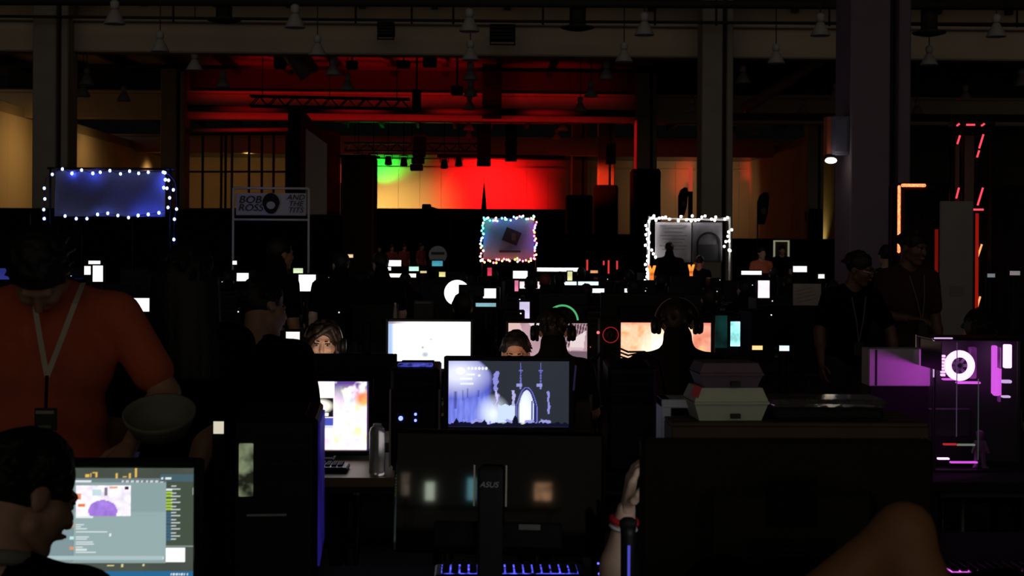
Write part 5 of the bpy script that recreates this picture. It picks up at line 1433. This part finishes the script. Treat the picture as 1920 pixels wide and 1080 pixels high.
for (x0, x1, y0, y1, m) in ((1881, 1890, 652, 745, 'purple_led'), (1893, 1897, 655, 760, 'purple_panel'), (1904, 1918, 650, 695, 'purple_white'), (1884, 1898, 695, 748, 'purple_led'), (1900, 1918, 718, 724, 'edge_lilac'), (1836, 1850, 655, 715, 'purple_panel'), (1785, 1825, 715, 718, 'purple_led'), (1812, 1858, 721, 725, 'purple_led'), (1900, 1916, 748, 752, 'edge_lilac')):
    q0, q1 = P(x0, y1, d), P(x1, y0, d)
    MB().rbox(((q0.x + q1.x) / 2 - a.x, .13, (q0.z + q1.z) / 2 - TZ), (q1.x - q0.x, .03, q1.z - q0.z), .004).build('light_bar', MATS[m], t)
for (x0, x1, y0, m) in ((1776, 1801, 836, em('red_line', (1, .05, .06), .45)), (1801, 1835, 837, em('green_grey_line', (.32, .38, .30), .5)), (1765, 1786, 863, PW_), (1789, 1840, 870, PU)):
    q0, q1 = P(x0, y0, d), P(x1, y0, d)
    MB().box(((q0.x + q1.x) / 2 - a.x, .05, max(q0.z - TZ, .016)), (q1.x - q0.x, .02, .007)).build('light_line', m, t)
MB().rbox((.12, .16, .20), (.20, .03, .13), .006).build('graphics_card', mat('card_dark', (.03, .03, .035), .4), t)
sp = P(1771, 698, 5.98)
spot('purple_side_light', sp, P(1672, 726, 6.25), (.62, .05, .70), 2.0, 150, .1, .004)
MB().box((sp.x - .02 - a.x, sp.y + .115 - a.y, sp.z + .0063 - TZ + .06), (.003, .27, .12)).build('light_shield', BLACK, t)  # plate added to cast the slanting shadow edge on the pale box
# figurine inside the case
q = P(1850, 460, d); t = thing('figurine', 'small dark figurine with pink highlights standing inside the glass computer', 'figurine', (q.x, q.y + .07, TZ + .013))
fh = zat(797, d) - zat(868, d)
pr = [_cone((-.018, 0, .0), (-.012, 0, fh * .45), .010, .012), _cone((.018, 0, 0), (.012, 0, fh * .45), .010, .012), _ell((0, 0, fh * .58), (.020, .014, .03)), _ell((0, 0, fh * .84), (.017, .017, .021)), _cone((-.02, 0, fh * .68), (-.036, -.01, fh * .42), .008, .006), _cone((.02, 0, fh * .68), (.036, -.01, fh * .40), .008, .006), _cone((-.03, -.01, 0), (-.018, 0, .004), .008, .008), _cone((.03, -.01, 0), (.018, 0, .004), .008, .008)]
nobj('body', [field_mesh(pr, .004, .008)], mat('figure_grey', (.22, .14, .20), .3), t)
nobj('hair', [field_mesh([_ell((.002, .004, fh * .89), (.020, .020, .019))], .004, .005)], mat('figure_hair', (.25, .08, .25), .25), t)
# pale box lit purple from the side
d = 6.25; a, b = P(1629, 724, d), P(1746, 655, d)
t = thing('pale_box', 'pale cardboard box catching purple light left of the glass computer', 'box', ((a.x + b.x) / 2, a.y, a.z))
W_, H_ = b.x - a.x, b.z - a.z
MB().rbox((0, .06, H_ / 2), (W_, .12, H_), .004).build('carton', mat('pale_carton', (.60, .56, .62), .7, var=.05), t)
MB().box((-W_ / 2 + .032, -.001, H_ / 2), (.008, .004, H_ * .96)).build('seam', mat('carton_seam', (.03, .02, .03), .8), t)
q = thing('book_stack_block', 'dark block lifting the pale cardboard box above the table', 'block', ((a.x + b.x) / 2, a.y + .07, TZ))
MB().rbox((0, 0, (a.z - TZ) / 2), (W_ * .96, .13, a.z - TZ - .001), .004).build('block', MATTE, q)
# teal lit computer beside the orange screen
TE = em('teal_glow', (.03, .35, .38), .55, .7, 7); TW = em('teal_white', (.35, .9, .88), 1.6, .5, 12)
d = 9.0; c = P(1356, 460, d + .1)
t = tower('computer with a teal glowing window beside the orange screen', c.x, c.y, sz(52, d), .3, zat(585, d) - TZ, 0)
MB().box((-sz(12, d), -.180, zat(618, d) - TZ), (sz(22, d), .006, sz(60, d))).build('teal_panel', em('teal_dim', (.005, .06, .055), .35, .7, 7), t)
MB().rbox((sz(14, d), -.184, zat(622, d) - TZ), (sz(18, d), .006, sz(46, d)), .002).build('teal_window', TW, t)
# red ring lit device and dot
d = 8.75; c = P(1145, 628, d); RR = em('red_ring', (1, .03, .05), .42)
t = thing('ring_light_speaker', 'round black speaker with a thin red light ring left of the orange screen', 'speaker', (c.x, c.y, TZ))
zz = c.z - TZ
MB().rbox((0, .10, zz * .62), (.13, .18, zz * 1.24), .01).build('cabinet', MATTE, t)
MB().tube([(sz(14.5, d) * math.cos(q), 0, zz + sz(14.5, d) * math.sin(q)) for q in np.linspace(0, 2 * math.pi, 30, endpoint=False)], .0022, 6, closed=True).build('light_ring', RR, t, True)
MB().lathe([(.002, 0), (.03, .012), (.04, .0)], 18, Matrix.Translation((0, .004, zz)) @ Matrix.Rotation(R(90), 4, 'X')).build('cone', BLACK, t, True)
MB().ball((-sz(23, d), .02, zz + sz(4, d)), .010).build('status_light', em('red_dot', (1, .15, .15), 1.5), t, True)
# green arc lamp
d = 9.4; GR = em('green_arc', (.10, .62, .22), .75)
c = P(1053, 604, d); t = thing('arc_lamp', 'black computer case edged by a green glowing arc above the centre headset', 'lamp', (c.x, c.y + .02, TZ))
zz = c.z - TZ
arc = [(sz(31, d) * math.cos(q), 0, zz - sz(2, d) * (1 - math.cos(q)) + sz(33, d) * math.sin(q)) for q in np.linspace(-.15, math.pi - .25, 26)]
MB().tube(arc, .0065, 8).build('green_tube', GR, t, True)
MB().rbox((0, .06, zz / 2), (.16, .10, zz), .01).build('case', MATTE, t)
MB().tube([(x * .96, .03, z) for x, y, z in arc], .010, 6).build('arc_backing', MATTE, t, True)
# ================================================================== PEOPLE NEAR THE CAMERA
def at(px, d): c = P(px, 460, d); return c.x, c.y
ORANGE = mat('orange_tshirt', (.58, .11, .045), .9, var=.12, scale=50)
LAN = mat('lanyard_white', (.50, .44, .34), .7)
# seated man at lower left
x, y = at(-14, 2.85)
p = person('seated man in dark jacket with pale collar facing the chat monitor', x, y, math.pi, S=.962, sit=True, lean=6, head=(-44, 24, 0), sleeve='long', hi=2, hands=False, collar=mat('pale_collar', (.30, .30, .27), .8), hairm=HAIRD, face=True, wide=1.06)
chair('black folding chair under the man at the chat monitor', x, y + .0, math.pi)
# orange shirt
x, y = at(92, 4.68)
p = person('standing man in orange T-shirt with white lanyard, head bowed', x, y, 0, S=1.055, head=(8, 62, 0), lean=3, wide=1.2, shirt=ORANGE, hi=2, skin=SKIN2, face=False,
           arms={'L': ((.15, -.02, -.24), (.085, -.19, -.37)), 'R': ((-.10, .0, -.29), (-.08, -.10, -.52))})
t = thing('lanyard', 'white neck lanyard with black badge on the orange T-shirt', 'lanyard', P(88, 806, 4.44))
o = t.location.copy()
def strap(pts, nm='strap'):
    q = [P(*k) - o for k in pts]; vs = []
    for i, v in enumerate(q):
        tg = (q[min(i + 1, len(q) - 1)] - q[max(i - 1, 0)]).normalized(); s_ = Vector((-tg.z, 0, tg.x)).normalized() * .0085
        vs += [v - s_, v + s_, v - s_ + Vector((0, .002, 0)), v + s_ + Vector((0, .002, 0))]
    fs = []
    for i in range(len(q) - 1):
        a = 4 * i; fs += [(a, a + 1, a + 5, a + 4), (a + 2, a + 6, a + 7, a + 3), (a, a + 4, a + 6, a + 2), (a + 1, a + 3, a + 7, a + 5)]
    MB().add(vs, fs).build(nm, LAN, t)
strap([(60, 552, 4.56), (66, 580, 4.50), (76, 640, 4.46), (88, 706, 4.44)])
strap([(156, 530, 4.60), (140, 570, 4.50), (116, 634, 4.46), (88, 706, 4.44)])
MB().cyl(P(88, 704, 4.44) - o, P(86, 765, 4.44) - o, .006, n=6).build('clip', BLACK, t)
MB().rbox(P(86, 786, 4.44) - o, (sz(42, 4.44), .004, sz(42, 4.44)), .001).build('badge', mat('badge_black', (.008, .008, .008), .3), t)
MB().box(P(84, 773, 4.435) - o, (sz(34, 4.44), .002, sz(6, 4.44))).build('badge_strip', mat('badge_strip', (.30, .26, .20), .6), t)
MB().box(P(84, 800, 4.435) - o, (sz(24, 4.44), .002, sz(5, 4.44))).build('badge_print', mat('badge_print', (.10, .14, .06), .6), t)
wr_ = p['wr']['L'][0]; fwd = p['wr']['L'][1]
q = P(303, 780, (wr_ - Vector((0, 0, CAMH))).length * .945)
t = thing('paper_bowl', 'dim pale bowl held in the hand of the man in orange', 'bowl', (q.x, q.y, q.z - .06))
MB().lathe([(.055, 0), (.085, .02), (.108, .07), (.112, .085), (.105, .085), (.098, .07), (.07, .03), (.0, .022)], 24, Matrix.Rotation(R(25), 4, 'X')).build('bowl', mat('pale_bowl', (.20, .20, .15), .7), t, True)
# long haired silhouette
x, y = at(348, 5.02)
person('standing dark haired person in black with long hair, back turned, beside the orange T-shirt', x, y, math.pi + .25, S=.97, head=(-15, 5, 0), hair='long', hi=1, sleeve='short', skin=SKIN2, face=False, arms={'R': ((.10, .02, -.28), (.16, .16, -.48))})
# leaning man
x, y = at(482, 5.35)
person('man in black T-shirt leaning sideways before the colourful screen, back turned', x, y, math.pi - .2, S=.915, lean=14, side_lean=5, head=(-30, 18, 6), hi=1, wide=1.0, hair='short', skin=SKIN2, face=True, arms={'L': ((.10, -.10, -.27), (.02, -.28, -.36))})
# woman with headset
x, y = at(607, 7.72)
p = person('dark haired woman with a headset, eyes visible above a monitor', x, y, 0, S=.935, sit=True, lean=4, head=(2, 2, 2), hair='bob', hairm=HAIRB, hi=2, skin=SKIN, hands=True)
headset('black headset with shiny rim worn by the dark haired woman', p['HM'], BLACK, mat('headset_silver', (.35, .42, .40), .25, .7), big=1.06)
chair('black folding chair under the woman with the headset', x, y, 0)
# man with lit forehead
x, y = at(968, 7.75)
p = person('short haired man whose lit forehead shows above the central monitor', x, y, 0, S=.905, sit=True, lean=8, head=(-4, 9, 0), hair='crop', hi=1, skin=SKIN)
chair('black folding chair under the man with the lit forehead', x, y, 0)
# centre headset wearer from behind
x, y = at(1038, 8.25)
p = person('person seen from behind with headphones before the pinkish screen', x, y, math.pi, S=.965, sit=True, head=(0, 4, 0), hair='short', hi=1, face=False, hood=True)
headset('black headphones on the head before the pinkish screen', p['HM'], BLACK, big=1.12)
chair('black folding chair before the pinkish screen', x, y, math.pi)
# large headset wearer from behind
x, y = at(1270, 7.9)
p = person('broad person in black seen from behind with large headphones before the orange screen', x, y, math.pi, S=1.02, sit=True, head=(0, 2, 0), hair='short', hi=1, face=False, wide=1.12, hands=False, hood=True)
headset('large black headphones with pale rim before the orange screen', p['HM'], BLACK, mat('headset_tan', (.28, .22, .16), .3, .5), big=1.16)
chair('black folding chair before the orange screen', x, y, math.pi)
# two standing men on the right
x, y = at(1588, 10.65)
p1 = person('man with glasses in black T-shirt and lanyard leaning on a table on the right', x, y, .25, S=.965, lean=10, head=(38, 14, 0), hi=1, skin=mat('skin_deep', (.17, .085, .055), .5), arms={'L': ((.12, -.06, -.26), (.13, -.12, -.50)), 'R': ((-.12, -.06, -.26), (-.13, -.12, -.50))})  # darker skin copy puts the dim light on both men into colour
t = bpy.data.objects.new('eyeglasses', None); COL.objects.link(t); t.matrix_world = p1['HM']; tag(t, 'thin eyeglasses on the man leaning at the right', 'eyeglasses')
for s in (-1, 1):
    MB().tube([(s * .033 + .022 * math.cos(q), -.115, .006 + .017 * math.sin(q)) for q in np.linspace(0, 2 * math.pi, 14, endpoint=False)], .0018, 5, closed=True).build('lens_rim', mat('silver_rim', (.6, .6, .6), .2, .8), t)
    MB().tube([(s * .056, -.113, .01), (s * .078, -.06, .012), (s * .082, .01, .008)], .0018, 5).build('temple', MATS['silver_rim'], t)
x, y = at(1703, 11.0)
p2 = person('tall man in dark red shirt with lanyard standing by the red light strips', x, y, .35, S=1.055, head=(15, 10, 0), hi=1, skin=MATS['skin_deep'], shirt=mat('maroon_shirt', (.05, .015, .014), .9), arms={'R': ((-.08, -.06, -.27), (.05, -.24, -.28))}, wide=1.1)
def lanyard(label, p, dx=.06, L_=.34):
    a, b = p['U'](-dx, -.10, .50), p['U'](dx, -.10, .50); c = p['U'](0, -.165, .5 - L_)
    t = thing('lanyard', label, 'lanyard', c); z = Vector((0, 0, 0))
    for q in (a, b): MB().tube([q - c, (q - c) * .5 + Vector((0, -.03, 0)), z], .006, 5).build('strap', mat('lanyard_grey', (.14, .11, .09), .7), t)
    MB().rbox((0, -.005, -.05), (.075, .004, .10), .001).build('badge', MATS['badge_black'], t)
lanyard('pale V shaped lanyard on the man with glasses', p1)
lanyard('pale V shaped lanyard on the tall man in dark red', p2)
x, y = at(1662, 16.4)
person('dark figure whose head shows behind the tall man in dark red', x, y, math.pi, S=.99, hi=0, face=False, hands=False)
# head behind the purple computer
x, y = at(1838, 7.75)
person('dark haired person seated behind the purple lit computer', x, y, math.pi * .9, S=.99, sit=True, hi=1, face=False, hands=False, wide=1.05)
chair('black folding chair behind the purple lit computer', x, y, math.pi * .9)
# bare arm of a person bending at lower right
q = P(1430, 1130, 2.42)
TEAL = mat('teal_trim', (.02, .09, .09), .8)
p = person('bending person at lower right whose bare bent arm rises into view', q.x + .50, q.y + .19, -math.pi / 2, S=1.06, lean=86, head=(0, 110, 0), hi=2, sleeve='cap', skin=mat('skin_warm', (.46, .22, .10), .5, var=.1, scale=30), arms={'L': ((.06, .21, .205), (.13, .265, -.03))}, shirt=CLOTHBLACK, wide=1.0, face=False)
# arm with red wristband behind the big monitor back
x, y = at(1345, 3.98)
p = person('person hidden behind the large monitor back, raised hand with red wristband showing', x, y, 0, S=.93, sit=True, lean=32, head=(0, 40, 0), hi=2, sleeve='short', skin=mat('skin_pale', (.62, .42, .30), .5, var=.06, scale=40), arms={'R': ((-.16, -.12, -.08), (-.125, -.15, .16))})
chair('black folding chair behind the large monitor back', x, y, 0)
w0, fw, up, sd, el = p['wr']['R']
t = thing('wristband', 'red and white wristband on the raised wrist', 'wristband', w0 - fw * .03)
for k, (m, off) in enumerate(((mat('red_band', (.65, .02, .03), .6), 0), (mat('white_band', (.7, .68, .66), .6), -.018))):
    e1 = fw.orthogonal().normalized(); e2 = fw.cross(e1)
    MB().tube([fw * off + e1 * .033 * math.cos(q) + e2 * .033 * math.sin(q) for q in np.linspace(0, 2 * math.pi, 24, endpoint=False)], .008 if k == 0 else .005, 6, closed=True).build('band', m, t, True)
c = P(1181, 460, 3.42); zt = zat(985, 3.42)
t = thing('drinking_tumbler', 'dark tumbler with a blue glowing stripe beside the wristband hand', 'tumbler', (c.x, c.y, TZ))
MB().lathe([(.014, 0), (.017, .01), (.018, zt - TZ - .02), (.020, zt - TZ)], 18).build('body', BLACK, t, True)
MB().box((0, -.0195, (zt - TZ) * .55), (.006, .004, (zt - TZ) * .62)).build('blue_stripe', em('blue_stripe', (.09, .09, .8), .6), t)
MB().lathe([(.021, zt - TZ), (.022, zt - TZ + .012), (.012, zt - TZ + .02)], 18).build('lid', MATTE, t, True)

# ================================================================== PEOPLE IN THE CROWD
x, y = at(655, 13.3); person('standing figure in dark clothes seen from behind over the left far screens', x - .12, y, math.pi, S=.935, hi=0, face=False, hands=False, wide=1.15, head=(20, 0, 0), side_lean=-4, hood=True)
x, y = at(715, 14.0); person('second dark standing figure close beside the one seen from behind', x, y, math.pi + .4, S=.93, hi=0, face=False, hands=False, hood=True)
x, y = at(522, 11.1); person('dim standing figure in profile between the framed sign and the seated woman', x, y, 2.3, S=1.0, hi=0, face=False, hands=False, skin=SKIN2, hood=True)
x, y = at(1255, 26.3); person('dark standing figure silhouetted on the white lettered sheet', x, y, math.pi, S=1.02, hi=0, face=False, hands=False, wide=1.1, hood=True)
x, y = at(1312, 26.0); person('shorter dark figure beside the one silhouetted on the white sheet', x, y, math.pi - .5, S=.88, hi=0, face=False, hands=False)
x, y = at(868, 11.2); person('seated dark head before the round white lamp', x, y, math.pi, S=.96, sit=True, hi=0, face=False, hood=True, hands=False)
x, y = at(1050, 20.4); person('seated dark head before the yellow edged screen', x, y, math.pi, S=.96, sit=True, hi=0, face=False, hood=True, hands=False)
x, y = at(1022, 19.75); person('seated head with reddish hair before the pale far screens', x, y, math.pi, S=.95, sit=True, hi=0, face=False, hood=True, hands=False, hairm=mat('red_hair', (.20, .03, .02), .5))
x, y = at(996, 17.2); person('seated dark head left of the reddish haired one', x, y, math.pi, S=.97, sit=True, hi=0, face=False, hood=True, hands=False)
x, y = at(1100, 17.3); person('seated dark head below the pair of bluish white screens', x, y, math.pi, S=.90, sit=True, hi=0, face=False, hood=True, hands=False)
x, y = at(1196, 10.75); person('seated man with orange lit forehead above the orange screen', x, y, 0, S=.99, sit=True, hi=0, hands=False, hair='short')
c = P(1196, 590, 10.15); monitor('monitor back before the man with the orange lit forehead', c.x, c.y, c.z, .50, .28, math.pi, em('orange_user_screen', (1, .45, .2), 1.6, .2, 5))
x, y = at(1428, 28.9); person('standing person in orange red clothes far right of the white lit sheet', x, y, .2, S=.97, hi=0, hands=False, shirt=mat('coral_shirt', (.70, .16, .08), .9), face=False)
x, y = at(1466, 38); person('far standing person before the small pale lit frame', x, y, 0, S=.99, hi=0, hands=False, face=False)
reds = mat('red_polo', (.45, .10, .08), .9)
for i, px in enumerate((712, 735, 758, 790)):
    x, y = at(px, 54 + i); person('far red lit figure before the stage, %s from the left' % ('first', 'second', 'third', 'fourth')[i], x, y, .3 * i, S=.94 + .02 * i, hi=0, hands=False, face=False, shirt=reds, group='red lit figures before the stage')

# a few more seated silhouettes copied through the rows
x, y = at(470, 13.9)
base = person('seated dark silhouette right of the framed lettered sign foot', x, y, math.pi, S=.95, sit=True, hi=0, face=False, hands=False, hood=True, group='seated silhouettes in the far rows')['o']
SIL = ((300, 16.9), (610, 17.0), (760, 20.1), (925, 23.2), (1188, 16.9), (1330, 13.8), (1395, 17.0), (1480, 20.1), (1560, 16.9), (700, 23.2), (866, 20.1), (1240, 20.0), (430, 20.1), (540, 23.2), (1180, 23.2), (980, 26.3), (1090, 26.3), (1450, 26.2))
for px, d in SIL:
    rw = lambda v: int(round((v - 10.8) / 3.1)); k_ = sum(1 for q_ in SIL if rw(q_[1]) == rw(d) and q_[0] < px); x, y = at(px, d); dup(base, (x, y, 0), math.pi + random.uniform(-.3, .3), 'seated dark silhouette in the %s far row, %s from the left' % (ORD[rw(d)], ORD[k_]))

# ================================================================== FAR SCREENS AND LIGHTS
WH = (1.0, .98, .95)
def far(label, x0, y0, x1, y1, d, rgb=WH, e=1.6, name='monitor'):
    """a lit screen on the table row at distance d"""
    m = em('far_%02x%02x%02x_%d' % tuple([int(255 * min(1, k)) for k in rgb] + [int(e * 10)]), rgb, e, .25, 4)
    c = P((x0 + x1) / 2, (y0 + y1) / 2, d); W_, H_ = sz(x1 - x0, d), sz(y1 - y0, d)
    return monitor(label, c.x, c.y, c.z, W_, H_, 0, m, bezel=min(.016, H_ * .3), detail=False, neck_w=.05)
r0 = lambda k: ROWS[k] - .25
FAR = [('white screen under the red lit figures', 717, 488, 752, 499, r0(6), WH, 1.8), ('short white screen bar left of the green white one', 712, 501, 733, 507, r0(5), WH, 1.8),
 ('long cream light bar under the green white screen', 730, 513, 780, 520, r0(4), (1, .95, .72), 1.5), ('tiny bluish white screen left of the cream bar', 714, 513, 725, 518, r0(4), (.85, .9, 1), 1.4),
 ('small green white screen below the red figures', 767, 500, 785, 508, r0(5), (.55, 1, .75), 1.2), ('thin yellow lit screen edge below the round sign', 788, 508, 800, 512, r0(4), (.9, .75, .3), .8),
 ('yellow lit corner screen right of the round sign', 822, 510, 835, 519, r0(4), (.95, .85, .35), .9), ('small cyan screen right under the round sign', 810, 489, 830, 499, r0(3), (.08, .45, .6), .7),
 ('white screen behind the head by the round white lamp', 850, 541, 888, 556, r0(1), WH, 1.9), ('small square white screen right of the round white lamp', 906, 541, 930, 559, r0(1), (.95, .98, 1), 1.6),
 ('white screen corner before the coloured sign', 962, 508, 989, 522, r0(4), WH, 1.6), ('pinkish white screen left of the bluish pair', 974, 528, 1027, 541, r0(3) - .1, (1, .85, .84), 1.1),
 ('long lavender white screen below the coloured sign', 1007, 502, 1092, 509, r0(5), (.93, .90, 1), 1.4), ('upright yellow lit strip screen among the heads', 1064, 509, 1073, 528, r0(4), (.85, .85, .4), .9),
 ('left bluish white screen of the pair', 1043, 528, 1081, 549, r0(3), (.72, .88, 1), 1.5), ('right bluish white screen of the pair', 1084, 528, 1122, 541, r0(3), (.68, .86, 1), 1.5),
 ('low white screen right below the bluish pair', 1106, 541, 1133, 549, r0(2), (.9, .92, 1), 1.5), ('small white screen above the orange lit forehead', 1171, 541, 1187, 549, r0(2), WH, 1.6),
 ('narrow orange screen left of the white string lights', 1107, 507, 1121, 512, r0(5), (1, .45, .15), .8), ('long white screen right of the white lit sheet', 1390, 508, 1428, 515, r0(4), WH, 1.5),
 ('tall pinkish white screen right of the dark crowd', 1421, 526, 1443, 566, r0(1), (1, .86, .92), 1.2), ('small bluish white screen near the warm wall glow', 1487, 499, 1513, 510, r0(4), (.8, .9, 1), 1.5),
 ('white screen partly hidden by the standing figure seen from behind', 560, 515, 592, 546, r0(1), (.92, .95, 1), 1.5), ('small pale green screen left of the standing figure', 550, 503, 568, 512, r0(3), (.75, .9, .55), 1.0),
 ('white screen below the framed lettered sign', 444, 512, 466, 527, r0(3), (.92, 1, 1), 1.5), ('bright white screen between the blue banner and the orange T-shirt', 174, 498, 193, 528, r0(1), (.9, .93, 1), 1.6),
 ('thin white screen bar above the one by the orange T-shirt', 166, 489, 188, 495, r0(3), WH, 1.6), ('small warm white screen left of the bar by the orange T-shirt', 158, 499, 170, 515, r0(2), (1, .9, .85), 1.4),
 ('white screen glimpsed between the orange T-shirt and the long haired person', 242, 559, 280, 584, r0(0), WH, 1.6), ('dim blue screen at the left edge', -20, 503, 24, 524, r0(1), (.05, .07, .5), .35),
 ('purple white lit computer window above the lit forehead', 974, 566, 993, 597, r0(0), (.78, .70, 1), .9), ('cyan lit screen edge under the square white screen', 892, 568, 930, 575, r0(0), (.35, .7, .8), .7),
 ('white screen glimpsed left of the headset of the seated woman', 536, 622, 562, 654, 9.0, (1, .97, .93), 1.1), ('small white screen far on the right of the crowd', 1534, 514, 1546, 522, r0(3), WH, 1.0), ('small blue white screen right of the teal computer', 1461, 648, 1480, 658, 9.0, (.6, .8, 1), 1.6),
 ('tiny white screen left of the framed sign foot', 436, 489, 444, 496, r0(5), WH, 1.3), ('small orange white screen left below the neon crowd', 1410, 648, 1430, 656, 9.1, (1, .62, .25), 1.3),
 ('dim orange lit screen high behind the standing figure', 646, 477, 662, 483, r0(7), (1, .7, .4), 1.0), ('small warm white light left of the orange lit forehead', 1163, 556, 1172, 566, r0(1), (1, .95, .75), 1.3),
 ('pale low screen left of the orange lit forehead', 1158, 576, 1171, 583, r0(0), (.9, .85, .6), .9), ('pink lit screen edge left of the dark heads', 965, 526, 972, 546, r0(2), (1, .25, .45), .8),
 ('red lit slim screen below the coloured sign', 914, 502, 922, 517, r0(3), (1, .05, .12), .7), ('small pale screen right of the standing board', 1851, 513, 1866, 520, 12.05, (.5, .6, .65), .3), ('dim pinkish screen right end behind the booth curtain edge', 1893, 508, 1913, 516, 12.05, (.6, .52, .52), .35)]
for f in FAR:
    zb = P(0, f[4], f[5]).z
    far(*f)
# round white lamp
d = ROWS[1] - .55; c = P(857, 549, d)
t = thing('round_lamp', 'round white glowing lamp behind a seated head', 'lamp', (c.x, c.y, TZ))
MB().cyl((0, -.02, c.z - TZ), (0, .02, c.z - TZ), sz(24, d), n=36).build('disc', em('disc_white', (1, .98, .94), 1.8), t, True)
MB().cyl((0, .02, c.z - TZ), (0, .05, c.z - TZ), sz(22, d), n=30).build('backing', MATTE, t, True)
MB().cyl((0, .03, 0), (0, .03, c.z - TZ - sz(20, d)), .012, n=8).build('stem', MATTE, t)
MB().cyl((0, .03, 0), (0, .03, .015), .09, n=18).build('foot', MATTE, t)
c = P(880, 549, d - .3); t = monitor('dark monitor back before the right half of the round white lamp', P(884, 549, d - .14).x, P(884, 549, d - .14).y, zat(545, d - .14), sz(44, d), sz(18, d), math.pi, MATS['screen_off'], bezel=.01, detail=False)
# orange vests by the white lights, their lit look put in as glow
OR = em('orange_glow', (1, .22, .03), 1.6, .6, 9)
for i, (px, y0, y1, wpx, e) in enumerate(((1222, 498, 530, 15, 1), (1296, 496, 526, 12, 1))):
    d = 25.4 + .3 * i; b_ = P(px, y1, d); H_ = sz(y1 - y0, d); W_ = sz(wpx, d)
    t = thing('orange_lamp', ('Y shaped orange glowing lamp beside the white string light post', 'slimmer orange glowing lamp right of the silhouetted figures')[i], 'lamp', b_)
    MB().prism([(-W_ * .18, 0), (W_ * .18, 0), (W_ * .22, H_ * .5), (W_ * .5, H_), (W_ * .2, H_), (0, H_ * .72), (-W_ * .2, H_), (-W_ * .5, H_), (-W_ * .22, H_ * .5)], -.03, .03).build('glow_body', OR, t)
    MB().cyl((0, 0, -b_.z), (0, 0, 0), .015, n=8).build('stand', MATTE, t)
RN = em('red_neon_line', (1, .05, .06), .8)
for i, (px, y0, y1) in enumerate(((1101, 487, 507), (1132, 489, 497), (1141, 488, 513), (1157, 489, 505))):
    d = 31.2; b_ = P(px, y1, d)
    t = thing('red_light_tube', 'slim upright red light tube right of the coloured sign, %s from the left' % ('first', 'second', 'third', 'fourth')[i], 'light', (b_.x, b_.y, TZ), group='red light tubes right of the coloured sign')
    MB().cyl((0, 0, b_.z - TZ), (0, 0, b_.z - TZ + sz(y1 - y0, d)), .018, n=8).build('tube', RN, t, True)
    MB().cyl((0, 0, 0), (0, 0, b_.z - TZ), .01, n=6).build('stem', MATTE, t)
# grey paper board on the right, pale bottle, grey carton
d = 11.9; a = P(1513, 573, d); W_, H_ = sz(52, d), sz(41, d)
t = thing('paper_board', 'pale grey leaning paper board with faint lines left of the man with glasses', 'board', (a.x, a.y, a.z), R(-6))
MB().rbox((0, 0, H_ / 2), (W_, .012, H_), .003).build('board', mat('paper_grey', (.42, .41, .40), .8, var=.15, scale=9), t)
for k in range(4): MB().box((.01, -.008, H_ * (.25 + .17 * k)), (W_ * .7, .002, .004), Matrix.Rotation(R(-14), 4, 'Y')).build('pencil_line', mat('pencil', (.25, .25, .25), .8), t)
MB().rbox((0, .05, (TZ - a.z) / 2 + .0), (W_ * .8, .10, a.z - TZ), .003).build('block', MATTE, t)
c = P(742, 460, 10.1); zt = zat(569, 10.1)
bottle('slim pale bottle above the bright white monitor', c.x, c.y, TZ, .016, zt - TZ, mat('pale_bottle', (.35, .33, .34), .4))
d = 10.1; a = P(794, 582, d); b = P(812, 563, d)
t = thing('grey_carton', 'small grey carton above the bright white monitor', 'carton', (a.x, a.y, TZ))
MB().rbox((0, 0, (zat(564, d) - TZ) / 2), (sz(36, d), .12, zat(564, d) - TZ), .004).build('body', mat('grey_card', (.05, .046, .044), .7), t)
MB().box((0, -.062, zat(568, d) - TZ), (sz(30, d), .004, sz(4, d))).build('pale_print', mat('card_print', (.16, .15, .14), .7), t)
# dark monitors and towers seen from behind through the rows
k_ = 0; rr = random.Random(11)
mb0 = None
for ri in range(0, 6):
    for i in range(9):
        d = ROWS[ri] + .25; px = 110 + 190 * i + rr.uniform(-60, 60)
        if px > 1580: continue
        x, y = at(px, d)
        if mb0 is None:
            mb0 = monitor('', x, y, TZ + .30, .50, .29, math.pi, em('row_screen', (.8, .85, 1), .5, .3, 4), group='dark monitor backs in the far rows', detail=False)
            o = mb0
        else: o = dup(mb0, (x, y, TZ), math.pi + rr.uniform(-.12, .12))
        o['label'] = 'dark monitor back in the %s far row, %s from the left' % (ORD[ri], ORD[i])
tb0 = None
for ri in range(0, 5):
    for i in range(7):
        d = ROWS[ri] - .05; px = 190 + 240 * i + rr.uniform(-60, 60)
        if px > 1560: continue
        x, y = at(px, d)
        if tb0 is None:
            tb0 = tower('', x, y, .2, .42, .44, 0, led=[(.3, .93, .006, em('status_white', (.8, .9, 1), 1.5)), (-.3, .3, .005, em('status_red', (1, .1, .1), 1.2))], group='dark towers in the far rows'); o = tb0
        else: o = dup(tb0, (x, y, TZ), rr.uniform(-.1, .1))
        o['label'] = 'dark computer tower in the %s far row, %s from the left' % (ORD[ri], ORD[i])

# charging hub with three blue lights on the near table
c = P(1121, 1052, 4.12); t = thing('charging_hub', 'small upright hub with three blue lights right of the blue keyboard', 'hub', (c.x, c.y, TZ))
MB().rbox((0, .012, .06), (.04, .02, .12), .004).build('body', MATTE, t)
for k in range(3): MB().ball((.004 - .003 * k, 0, .03 + .030 * k), .0035).build('indicator_light', em('hub_blue', (.15, .15, 1), 1.8), t)
